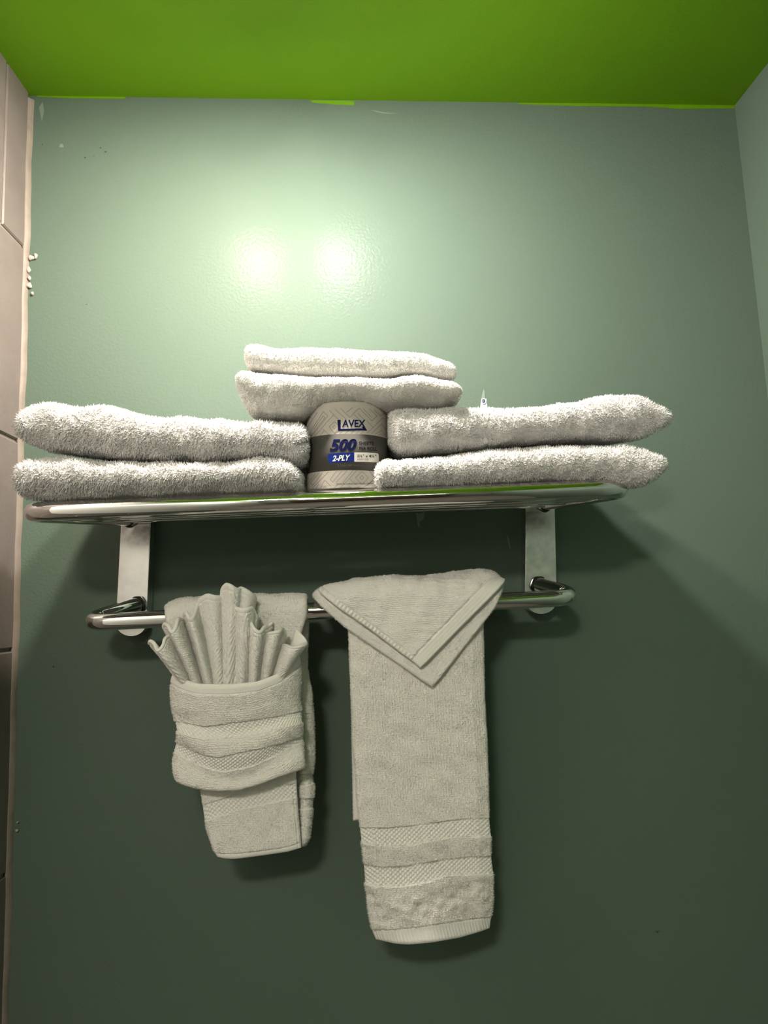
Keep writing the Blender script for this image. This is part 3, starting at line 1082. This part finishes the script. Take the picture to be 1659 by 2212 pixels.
def grid_px(curves, left, right, nu, nvs, soft=4):
    """curves: list of px polylines across (top to bottom); edges give x as function of y.
    returns X, Y px grids and the row index where each curve lies"""
    xL, xR = edge_fn(left), edge_fn(right)
    u = np.linspace(0, 1, nu)
    rowsy, marks = [], []
    cy = []
    for c in curves:
        c = np.asarray(sorted(c), float)
        cu_ = (c[:, 0] - c[0, 0]) / (c[-1, 0] - c[0, 0])
        y = np.interp(u, cu_, c[:, 1])
        k = np.hanning(2 * soft * 4 + 3)[1:-1]
        k /= k.sum()
        pad = soft * 4
        y = np.convolve(np.concatenate([y[0] - (y[1:pad + 1][::-1] - y[0]), y, 2 * y[-1] - y[-pad - 1:-1][::-1]]), k, 'valid')
        cy.append(y)
    for i in range(len(cy) - 1):
        marks.append(len(rowsy))
        for t in np.linspace(0, 1, nvs[i], endpoint=False):
            rowsy.append(cy[i] * (1 - t) + cy[i + 1] * t)
    marks.append(len(rowsy))
    rowsy.append(cy[-1])
    Yp = np.array(rowsy)
    a, b = xL(Yp[:, :1]), xR(Yp[:, -1:])
    Xp = a + (b - a) * u[None]
    return Xp, Yp, marks


def shell(G, disp, thick, edge=0.006, sides=(1, 1, 1, 1)):
    """closed cloth: displaced front grid, back grid, stitched rims. G is rows x cols x 3, rows run downwards.
    sides: rounded rim on (top, bottom, left, right)"""
    n, m = G.shape[:2]
    du, dv = np.gradient(G, axis=1), np.gradient(G, axis=0)
    N = np.cross(dv, du)
    N /= np.linalg.norm(N, axis=-1, keepdims=True) + 1e-12
    lu = np.linalg.norm(np.diff(G, axis=1), axis=-1)
    su = np.concatenate([np.zeros((n, 1)), np.cumsum(lu, 1)], 1)
    lv_ = np.linalg.norm(np.diff(G, axis=0), axis=-1)
    sv = np.concatenate([np.zeros((1, m)), np.cumsum(lv_, 0)], 0)
    e = np.full((n, m), 9.0)
    if sides[0]:
        e = np.minimum(e, sv)
    if sides[1]:
        e = np.minimum(e, sv[-1:] - sv)
    if sides[2]:
        e = np.minimum(e, su)
    if sides[3]:
        e = np.minimum(e, su[:, -1:] - su)
    q = np.clip(e / edge, 0, 1)
    prof = np.sqrt(1 - (1 - q) ** 2) * 0.97 + 0.03
    front = G + N * ((thick * 0.5 + disp) * prof)[..., None]
    back = G - N * (thick * 0.5 * prof)[..., None]
    return front, back, N


def shell_faces(n, m, r0, r1, cap_top, cap_bot):
    """faces of rows r0..r1 of a shell whose vertices are front (n*m) then back (n*m)"""
    idx = np.arange(n * m).reshape(n, m)
    f = idx[r0:r1 + 1]
    b = f + n * m
    q = np.stack([f[:-1, :-1], f[1:, :-1], f[1:, 1:], f[:-1, 1:]], -1).reshape(-1, 4)
    qb = np.stack([b[:-1, :-1], b[:-1, 1:], b[1:, 1:], b[1:, :-1]], -1).reshape(-1, 4)
    out = [q, qb]
    out.append(np.stack([f[:-1, 0], b[:-1, 0], b[1:, 0], f[1:, 0]], -1))
    out.append(np.stack([f[:-1, -1], f[1:, -1], b[1:, -1], b[:-1, -1]], -1))
    if cap_top:
        out.append(np.stack([f[0, :-1], f[0, 1:], b[0, 1:], b[0, :-1]], -1))
    if cap_bot:
        out.append(np.stack([f[-1, :-1], b[-1, :-1], b[-1, 1:], f[-1, 1:]], -1))
    return q, out


def arclen(G):
    lu = np.linalg.norm(np.diff(G, axis=1), axis=-1)
    su = np.concatenate([np.zeros((len(G), 1)), np.cumsum(lu, 1)], 1)
    lv_ = np.linalg.norm(np.diff(G, axis=0), axis=-1)
    sv = np.concatenate([np.zeros((1, G.shape[1])), np.cumsum(lv_, 0)], 0)
    return su, sv


def terry(shape, seed, amp):
    r = np.random.default_rng(seed)
    a = r.random(shape)
    a = (a + np.roll(a, 1, 0) * 0.5 + np.roll(a, 1, 1) * 0.5) / 2
    return (a - 0.5) * 2 * amp


def loops(G, su, sv, seed, amp):
    """rows of terry loops across the cloth"""
    w = 2.2 * sines(G, 0.02, seed)
    return amp * np.sin(sv / 0.0023 * 2 * np.pi + w) * (0.6 + 0.4 * np.sin(su / 0.0026 * 2 * np.pi + 3 * sines(G, 0.015, seed + 1)))


def dobby(su, sv, lx_, ly_, amp):
    return amp * np.clip(np.cos(2 * np.pi * su / lx_) * np.cos(2 * np.pi * sv / ly_) * 1.7, -0.9, 1)


def drape(Xp, Yp, Yfront, Yc, b, a, zmax=None):
    """px grid -> place; above the rail the cloth leans back over it (ellipse a high, b deep, centre Yc)"""
    G = P(Xp, Yp, Yfront)
    ztop = G[0, :, 2]
    zc = ztop - a
    for _ in range(3):
        t = np.clip((G[..., 2] - zc[None]) / a, 0, 1)
        Yv = np.where(t > 0, Yc + (Yfront - Yc) * np.sqrt(1 - t ** 2 * 0.999), Yfront)
        G = P(Xp, Yp, Yv)
    return G


def over_back(G, Yback, drop, a, n_arc=10, n_down=30, shift=0.0):
    """rows that continue over the rail from the top row of G and hang behind it (returned top-first)"""
    top = G[0]
    rows_ = []
    th = np.linspace(np.pi / 2, np.pi, n_arc + 1)[1:]
    y0 = top[:, 1]
    yb = -Yback
    for t in th:
        p = top.copy()
        p[:, 1] = y0 + (yb - y0) * (-np.cos(t))
        p[:, 2] = top[:, 2] - a * (1 - np.sin(t))
        rows_.append(p)
    for k in range(1, n_down + 1):
        p = rows_[n_arc - 1].copy()
        p[:, 2] -= drop * k / n_down
        p[:, 0] += shift * k / n_down
        rows_.append(p)
    return np.array(rows_[::-1])


def add_part(name, parent, V, faces, mat, tuft=None):
    Vc, Fc = compact(V, faces)
    if tuft:
        Vc, Fc = merge([(Vc, Fc), tuft])
    o = make_mesh(name, Vc, Fc, mat)
    under(parent, o)
    return o


# ---------------- long hand towel on the right half of the rail
root = empty('hand_towel', (0.06, -0.112, rail_z(0.06)))
tag(root, 'long white hand towel with woven bands hanging straight down, right on the rail', 'towel', 'hand towels on the rail')
left = [(752, 1290), (754, 1400), (758, 1500), (764, 1620), (772, 1740), (778, 1790), (781, 1815), (786, 1860), (789, 1905), (794, 1950), (800, 1990), (806, 2010), (816, 2030)]
right = [(1042, 1270), (1043, 1340), (1046, 1500), (1053, 1640), (1056, 1765), (1060, 1805), (1060, 1845), (1065, 1885), (1065, 1940), (1061, 1975), (1056, 2003)]
curves = [
    [(752, 1274), (900, 1262), (1043, 1256)],
    [(776, 1785), (840, 1786), (915, 1778), (980, 1768), (1056, 1765)],
    [(783, 1815), (820, 1823), (867, 1825), (920, 1815), (965, 1806), (1060, 1804)],
    [(788, 1862), (820, 1869), (867, 1869), (920, 1860), (965, 1852), (1060, 1845)],
    [(790, 1903), (820, 1910), (867, 1912), (920, 1902), (965, 1886), (1063, 1884)],
    [(803, 2003), (850, 2004), (900, 2000), (975, 1988), (1062, 1975)],
    [(812, 2026), (850, 2037), (880, 2040), (930, 2036), (990, 2025), (1030, 2013), (1056, 2003)]]
Xp, Yp, mk = grid_px(curves, left, right, 330, [330, 48, 36, 52, 84, 30], 5)
t_ = np.linspace(0, 1, len(Yp))[:, None]
u_ = np.linspace(0, 1, Yp.shape[1])[None]
Yd = 0.137 - 0.022 * t_ ** 1.3 + 0.004 * np.sin(2.5 * u_ + 3.0) * t_ + 0.010 * t_ ** 4 * np.sin(u_ * 5.2 - 0.6) - 0.006 * np.clip(abs(u_ - 0.5) * 2 - 0.8, 0, 1) * 5
G = drape(Xp, Yp, Yd, 0.113, 0.02, 0.022)
bk = over_back(G, 0.088, 0.27, 0.03, 10, 150, -0.003)
nb = len(bk)
G = np.concatenate([bk, G])
mk = [x + nb for x in mk]
su, sv = arclen(G)
disp = terry(G.shape[:2], 3, 0.0007) + loops(G, su, sv, 203, 0.00055) + 0.0012
disp += sines(G, 0.03, 91) * 0.0009 + 0.0004 * np.sin(su / 0.0034 * 2 * np.pi) * 0.4
for k in (1, 3):
    r0, r1 = mk[k], mk[k + 1]
    disp[r0:r1 + 1] = dobby(su, sv, 0.0062, 0.0054, 0.0008)[r0:r1 + 1] - 0.0008
r0, r1 = mk[4], mk[5]
dent = sines(G, 0.035, 55) * 0.0025 + sines(G, 0.018, 57) * 0.001
disp[r0 + 8:r1 - 4] += dent[r0 + 8:r1 - 4] * np.sin(np.linspace(0, np.pi, r1 - r0 - 12))[:, None]
disp[mk[5]:] = 0.0006 + 0.00035 * np.sin(su[mk[5]:] / 0.004 * 2 * np.pi) * np.sin(np.linspace(0, np.pi, len(disp) - mk[5]))[:, None]
disp[mk[5] - 1:mk[5] + 2] -= 0.0012
front, back, N = shell(G, disp, 0.009, 0.006)
V = np.concatenate([front.reshape(-1, 3), back.reshape(-1, 3)])
n_, m_ = G.shape[:2]
spans = [(0, mk[1], 'terry_panel', M_TERRY), (mk[1], mk[2], 'woven_band', M_HEM), (mk[2], mk[3], 'terry_stripe', M_TERRY), (mk[3], mk[4], 'woven_band', M_HEM), (mk[4], mk[5], 'terry_end', M_TERRY), (mk[5], n_ - 1, 'hem', M_HEM)]
for i, (r0, r1, nm, mt) in enumerate(spans):
    q, fs = shell_faces(n_, m_, r0, r1, r0 == 0, r1 == n_ - 1)
    tf = None
    if nm.startswith('terry'):
        ln_ = 0.0018 if nm == 'terry_panel' else 0.0026
        tf = tufts(V, q, 850000, ln_, 0.0008, 100 + i, 0.05, 0.28, seg=1)
    add_part(nm, root, V, fs, mt, tf)


# ---------------- washcloth folded to a triangle over the long towel
def column_sheet(top, bot, xa, xb, nu, nv):
    X = np.linspace(xa, xb, nu)
    yt = smooth_interp(X, top, 2)
    yb = np.maximum(smooth_interp(X, bot, 0), yt + 1.0)
    t = np.linspace(0, 1, nv)[:, None]
    Yp = yt[None] * (1 - t) + yb[None] * t
    return np.broadcast_to(X[None], Yp.shape), Yp


tri = empty('washcloth', (0.06, -0.112, rail_z(0.06) + 0.03))
tag(tri, 'white washcloth folded into a pointed triangle draped over the long towel', 'washcloth', 'washcloths on the rail')
# rear layer, hanging lower and peeking out under the front one
Xp, Yp = column_sheet([(677, 1287), (690, 1277), (715, 1268), (771, 1255), (854, 1248), (910, 1250), (960, 1243), (1000, 1238), (1043, 1234), (1062, 1238), (1073, 1247), (1084, 1262)],
                      [(677, 1291), (696, 1312), (746, 1356), (800, 1393), (868, 1439), (910, 1469), (933, 1484), (950, 1466), (1020, 1376), (1055, 1332), (1070, 1311), (1084, 1274)], 677, 1084, 230, 130)
G = drape(Xp, Yp, 0.146, 0.113, 0.02, 0.03)
bk = over_back(G, 0.083, 0.09, 0.03, 10, 50)
bk[:, :, 2] = np.maximum(bk[:, :, 2], bk[-1:, :, 2] - 0.10 * np.minimum(np.linspace(0, 1, bk.shape[1]), np.linspace(1, 0, bk.shape[1]) * 0.8)[None])
nb = len(bk)
G = np.concatenate([bk, G])
su, sv = arclen(G)
disp = terry(G.shape[:2], 31, 0.0006) + loops(G, su, sv, 231, 0.0005) + sines(G, 0.03, 32) * 0.0006 + 0.0008
front, back, N = shell(G, disp, 0.0055, 0.005)
V = np.concatenate([front.reshape(-1, 3), back.reshape(-1, 3)])
n_, m_ = G.shape[:2]
q, fs = shell_faces(n_, m_, 0, n_ - 1, True, True)
add_part('rear_layer', tri, V, fs, M_WASH, tufts(V, q, 800000, 0.0020, 0.0008, 301, 0.08, 0.28, seg=1))
# front layer
topc = [(689, 1275), (700, 1269), (713, 1265), (771, 1254), (854, 1247), (910, 1250), (970, 1250), (1043, 1248), (1080, 1250), (1090, 1254)]
botc = [(689, 1279), (729, 1312), (799, 1360), (868, 1412), (896, 1432), (908, 1443), (922, 1431), (985, 1366), (1030, 1321), (1076, 1275), (1090, 1258)]
Xp, Yp = column_sheet(topc, botc, 689, 1090, 300, 190)
G = drape(Xp, Yp, 0.1575, 0.126, 0.02, 0.026)
su, sv = arclen(G)
# distance in px to the right-hand fold line: its woven hem strip
xr0, yr0, xr1, yr1 = 1090, 1256, 908, 1443
nrm_ = unit([-(yr1 - yr0), (xr1 - xr0)])
dR = np.abs((Xp - xr0) * nrm_[0] + (Yp - yr0) * nrm_[1])
xl0, yl0, xl1, yl1 = 689, 1279, 908, 1443
nl_ = unit([-(yl1 - yl0), (xl1 - xl0)])
dL = np.abs((Xp - xl0) * nl_[0] + (Yp - yl0) * nl_[1])
alongL = ((Xp - xl0) * (xl1 - xl0) + (Yp - yl0) * (yl1 - yl0)) / math.hypot(xl1 - xl0, yl1 - yl0)
disp = terry(G.shape[:2], 33, 0.0006) + loops(G, su, sv, 233, 0.0006) + sines(G, 0.012, 34) * 0.0006 + sines(G, 0.04, 35) * 0.0012 + 0.001
hemR = dR < 27
disp = np.where(hemR, 0.0005 + 0.0001 * np.sin(dR / 3.6 * np.pi), disp)
disp -= 0.0016 * np.exp(-((dR - 28) / 2.0) ** 2)
hemL = (dL < 11) & ~hemR
disp = np.where(hemL, 0.0009 + 0.0008 * np.sin(alongL / 9 * 2 * np.pi), disp)
disp -= 0.0012 * np.exp(-((dL - 12) / 1.8) ** 2) * ~hemR
front, back, N = shell(G, disp, 0.0055, 0.004)
V = np.concatenate([front.reshape(-1, 3), back.reshape(-1, 3)])
n_, m_ = G.shape[:2]
q, fs = shell_faces(n_, m_, 0, n_ - 1, True, True)
# split front quads: hem strips against terry field
qa = np.concatenate(fs)
lab = np.zeros(2 * n_ * m_, np.int8)
lab[:n_ * m_] = hemR.ravel() * 1 + hemL.ravel() * 2
lab[n_ * m_:] = lab[:n_ * m_]
fl_ = lab[qa[:, 0]]
nq = len(q)
kq = (lab[q[:, 0]] == 0).astype(float)
add_part('front_layer', tri, V, [qa[fl_ == 0]], M_WASH, tufts(V, q, 600000, 0.0014, 0.0008, 303, 0.05, 0.28, kq, seg=1))
add_part('hem', tri, V, [qa[fl_ == 1]], M_HEM)
add_part('hem', tri, V, [qa[fl_ == 2]], M_HEM)

# ---------------- hand towel folded into a pocket on the left half of the rail
pk = empty('hand_towel', (-0.17, -0.112, rail_z(-0.17)))
tag(pk, 'white hand towel folded up into a pocket holding a fanned washcloth, left on the rail', 'towel', 'hand towels on the rail')
# the part draped over the rail, running down behind the pocket
left = [(357, 1300), (357, 1330), (370, 1420), (378, 1500), (400, 1600), (432, 1700), (445, 1790), (462, 1838), (470, 1850)]
right = [(664, 1288), (663, 1330), (652, 1365), (646, 1420), (646, 1500), (640, 1600), (640, 1680), (644, 1745), (651, 1829)]
curves = [[(357, 1314), (372, 1302), (390, 1297), (440, 1294), (551, 1288), (664, 1287)],
          [(436, 1738), (520, 1712), (642, 1690)],
          [(442, 1772), (520, 1745), (642, 1720)],
          [(461, 1838), (482, 1843), (512, 1843), (572, 1835), (621, 1828), (650, 1819)],
          [(466, 1850), (482, 1855), (512, 1855), (572, 1847), (621, 1840), (651, 1831)]]
Xp, Yp, mk = grid_px(curves, left, right, 280, [270, 36, 60, 10], 5)
t_ = np.linspace(0, 1, len(Yp))[:, None]
u_ = np.linspace(0, 1, Yp.shape[1])[None]
Yd = 0.136 - 0.02 * t_ + 0.004 * np.sin(u_ * 4 + 1) * t_
G = drape(Xp, Yp, Yd, 0.113, 0.02, 0.02)
su, sv = arclen(G)
disp = terry(G.shape[:2], 41, 0.0006) + loops(G, su, sv, 241, 0.0005) + sines(G, 0.03, 42) * 0.0007 + 0.001
disp[mk[1]:mk[2] + 1] = (dobby(su, sv, 0.0060, 0.0052, 0.0006) - 0.0002)[mk[1]:mk[2] + 1]
disp[mk[3]:] = 0.0003
disp[mk[3] - 1:mk[3] + 1] -= 0.0008
disp -= 0.001 * np.exp(-((u_ - 0.965) / 0.008) ** 2) * np.clip((t_ - 0.65) * 10, 0, 1)
front, back, N = shell(G, disp, 0.007, 0.006)
V = np.concatenate([front.reshape(-1, 3), back.reshape(-1, 3)])
n_, m_ = G.shape[:2]
for i, (r0, r1, nm, mt) in enumerate([(0, mk[1], 'front_panel', M_TERRY), (mk[1], mk[2], 'woven_band', M_HEM), (mk[2], mk[3], 'tail', M_TERRY), (mk[3], n_ - 1, 'hem', M_HEM)]):
    q, fs = shell_faces(n_, m_, r0, r1, r0 == 0, r1 == n_ - 1)
    tf = tufts(V, q, 850000, 0.0017, 0.0008, 400 + i, 0.05, 0.28, seg=1) if mt is M_TERRY else None
    add_part(nm, pk, V, fs, mt, tf)
# behind the rail: the other half, showing along the right side
leftb = [(372, 1300), (400, 1600), (470, 1800), (480, 1822)]
rightb = [(664, 1288), (668, 1339), (663, 1442), (674, 1502), (679, 1578), (679, 1639), (674, 1675), (678, 1700), (674, 1745), (672, 1775), (667, 1805), (657, 1823)]
curves = [[(372, 1306), (551, 1290), (664, 1288)],
          [(440, 1690), (560, 1690), (678, 1668)], [(440, 1715), (560, 1715), (678, 1690)],
          [(450, 1740), (560, 1735), (678, 1722)], [(450, 1765), (560, 1760), (678, 1742)],
          [(480, 1820), (560, 1826), (640, 1828), (657, 1823)]]
Xp, Yp, mk = grid_px(curves, leftb, rightb, 150, [200, 14, 16, 14, 40], 2)
u_ = np.linspace(0, 1, Yp.shape[1])[None]
t_ = np.linspace(0, 1, len(Yp))[:, None]
Yd = 0.088 + 0 * Yp + 0.012 * np.exp(-((u_ - 0.93) / 0.05) ** 2) * np.clip(t_ * 3, 0, 1)
G = P(Xp, Yp, 0.088)
zt_ = G[0, :, 2]
for _ in range(2):
    tt = np.clip((G[..., 2] - (zt_[None] - 0.02)) / 0.02, 0, 1)
    G = P(Xp, Yp, Yd + (0.113 - 0.088) * (1 - np.sqrt(1 - tt ** 2 * 0.999)))
su, sv = arclen(G)
disp = terry(G.shape[:2], 45, 0.0007) + loops(G, su, sv, 245, 0.0005) + sines(G, 0.03, 46) * 0.001 + 0.001
for k in (1, 3):
    disp[mk[k]:mk[k + 1] + 1] = (dobby(su, sv, 0.0060, 0.0052, 0.0006) - 0.0014)[mk[k]:mk[k + 1] + 1]
front, back, N = shell(G, disp, 0.010, 0.008)
V = np.concatenate([front.reshape(-1, 3), back.reshape(-1, 3)])
n_, m_ = G.shape[:2]
q, fs = shell_faces(n_, m_, 0, n_ - 1, True, True)
add_part('rear_panel', pk, V, fs, M_TERRY, tufts(V, q, 650000, 0.0022, 0.0009, 420, 0.08, 0.28, seg=1))
# the pocket wrapped across the front
left = [(378, 1455), (374, 1472), (376, 1518), (382, 1548), (388, 1585), (387, 1600), (380, 1624), (379, 1655), (381, 1672), (388, 1686)]
right = [(642, 1412), (645, 1442), (643, 1518), (648, 1548), (650, 1590), (651, 1608), (653, 1660)]
curves = [[(378, 1455), (400, 1468), (430, 1477), (497, 1478), (557, 1472), (603, 1454), (632, 1428), (642, 1413)],
          [(375, 1475), (400, 1490), (430, 1498), (497, 1499), (557, 1492), (603, 1474), (632, 1450), (644, 1436)],
          [(384, 1556), (445, 1566), (527, 1554), (618, 1543), (648, 1536)],
          [(388, 1578), (420, 1590), (451, 1596), (527, 1593), (603, 1575), (650, 1560)],
          [(386, 1602), (430, 1622), (469, 1633), (527, 1621), (603, 1602), (650, 1584)],
          [(380, 1624), (436, 1651), (482, 1663), (542, 1651), (603, 1624), (651, 1602)],
          [(388, 1685), (400, 1693), (430, 1703), (466, 1709), (512, 1708), (557, 1696), (603, 1678), (653, 1660)]]
Xp, Yp, mk = grid_px(curves, left, right, 330, [20, 64, 38, 36, 34, 60], 5)
t_ = np.linspace(0, 1, len(Yp))[:, None]
u_ = np.linspace(0, 1, Yp.shape[1])[None]
bulge = np.sin(np.pi * np.clip(u_, 0, 1)) ** 0.42
Yd = 0.136 + 0.038 * bulge * (1 - 0.45 * t_) + 0.004 * (1 - t_) * 0 - 0.006 * t_
Yd = Yd + 0.0045 * np.sin(t_ * 14 + 0.8 * np.cos(u_ * 6)) * np.clip(t_ * 4 - 0.8, 0, 1)
G = P(Xp, Yp, Yd)
su, sv = arclen(G)
disp = terry(G.shape[:2], 51, 0.0007) + loops(G, su, sv, 251, 0.0005) + sines(G, 0.03, 52) * 0.0008 + 0.0012
for k in (2, 4):
    disp[mk[k]:mk[k + 1] + 1] = (dobby(su, sv, 0.0060, 0.0052, 0.0007) - 0.0004)[mk[k]:mk[k + 1] + 1]
disp[:mk[1]] = 0.0006
disp[mk[1] - 1:mk[1] + 2] -= 0.0012
front, back, N = shell(G, disp, 0.007, 0.006)
V = np.concatenate([front.reshape(-1, 3), back.reshape(-1, 3)])
n_, m_ = G.shape[:2]
for i, (r0, r1, nm, mt) in enumerate([(0, mk[1], 'pocket_hem', M_HEM), (mk[1], mk[2], 'pocket', M_TERRY), (mk[2], mk[3], 'woven_band', M_HEM), (mk[3], mk[4], 'pocket', M_TERRY), (mk[4], mk[5], 'woven_band', M_HEM), (mk[5], n_ - 1, 'pocket', M_TERRY)]):
    q, fs = shell_faces(n_, m_, r0, r1, r0 == 0, r1 == n_ - 1)
    tf = tufts(V, q, 850000, 0.0018, 0.0008, 440 + i, 0.05, 0.28, seg=1) if mt is M_TERRY else None
    add_part(nm, pk, V, fs, mt, tf)

# ---------------- washcloth pleated into a fan inside the pocket
tips = [(320, 1388, .150), (322, 1382, .158), (330, 1386, .170), (339, 1402, .178), (349, 1392, .176), (354, 1377, .166), (362, 1372, .150), (369, 1376, .130), (360, 1362, .130),
        (352, 1351, .144), (354, 1344, .154), (362, 1348, .168), (370, 1361, .175), (378, 1350, .172), (382, 1334, .160), (389, 1334, .142), (396, 1340, .126), (396, 1330, .130),
        (398, 1321, .144), (403, 1321, .158), (410, 1333, .168), (417, 1327, .163), (421, 1314, .150),
        (426, 1298, .140), (436, 1287, .147), (449, 1282, .156), (464, 1285, .156), (477, 1285, .146), (480, 1268, .148), (488, 1259, .155), (500, 1262, .164), (512, 1269, .160), (522, 1267, .152), (540, 1276, .150), (551, 1287, .138),
        (547, 1301, .124), (520, 1304, .136), (509, 1307, .150), (517, 1312, .166), (531, 1313, .172), (544, 1309, .164), (551, 1318, .154), (556, 1330, .146), (556, 1340, .128), (546, 1340, .146),
        (543, 1340, .158), (551, 1356, .176), (562, 1361, .178), (571, 1351, .168), (579, 1349, .158), (589, 1342, .150), (588, 1362, .128), (578, 1374, .140),
        (579, 1366, .156), (591, 1363, .170), (604, 1360, .170), (610, 1354, .156), (618, 1366, .140), (610, 1388, .130), (620, 1391, .150), (634, 1396, .172), (650, 1393, .176), (662, 1388, .164), (658, 1377, .148), (640, 1357, .138)]
tips = np.array(tips, float)
tips[:, 2] = 0.148 + (tips[:, 2] - 0.124) * 0.70
nt2 = len(tips)
kk = np.linspace(0, 1, nt2)
# foot of the fan, tucked in the pocket: same order, squeezed together
bx = np.interp(np.arange(nt2), [0, 3, 7, 12, 16, 20, 23, 29, 34, 39, 43, 47, 51, 55, 58, 64], [390, 404, 418, 431, 442, 455, 466, 488, 508, 522, 535, 548, 558, 571, 582, 614])
dep = tips[:, 2]
foot = np.stack([bx, 1506 - 26 * np.abs((bx - 500) / 112) ** 2, 0.1490 + (dep - 0.166) * 0.25], -1)
mid = tips * 0.5 + foot * 0.5
mid[:, 0] += 0.06 * (500 - mid[:, 0]) * 0.4
mid[:, 2] = 0.158 + (dep - 0.166) * 0.75
nu = 620
tc, mc, fc_ = catmull(tips, nu), catmull(mid, nu), catmull(foot, nu)
nv = 100
tv = np.linspace(0, 1, nv)[:, None, None]
S = tc[None] * (1 - tv) * (1 - 2 * tv) + mc[None] * 4 * tv * (1 - tv) + fc_[None] * tv * (2 * tv - 1)
G = P(S[..., 0], S[..., 1], S[..., 2])
su, sv = arclen(G)
disp = terry(G.shape[:2], 61, 0.0006) + 0.00045 * np.sin(su / 0.0030 * 2 * np.pi + 2 * sines(G, 0.05, 62))
hem_rows = 6
disp[:hem_rows] = 0.0004
disp[hem_rows - 1:hem_rows + 1] -= 0.0006
front, back, N = shell(G, disp, 0.0042, 0.0025)
V = np.concatenate([front.reshape(-1, 3), back.reshape(-1, 3)])
n_, m_ = G.shape[:2]
fan = empty('washcloth', Vector(P(500, 1500, 0.143)))
tag(fan, 'white washcloth pleated into an open fan, tucked in the towel pocket', 'washcloth', 'washcloths on the rail')
q, fs = shell_faces(n_, m_, hem_rows, n_ - 1, False, True)
add_part('pleats', fan, V, fs, M_WASH, tufts(V, q, 700000, 0.0015, 0.0008, 500, 0.05, 0.28, seg=1))
q, fs = shell_faces(n_, m_, 0, hem_rows, True, False)
add_part('hem', fan, V, fs, M_HEM)
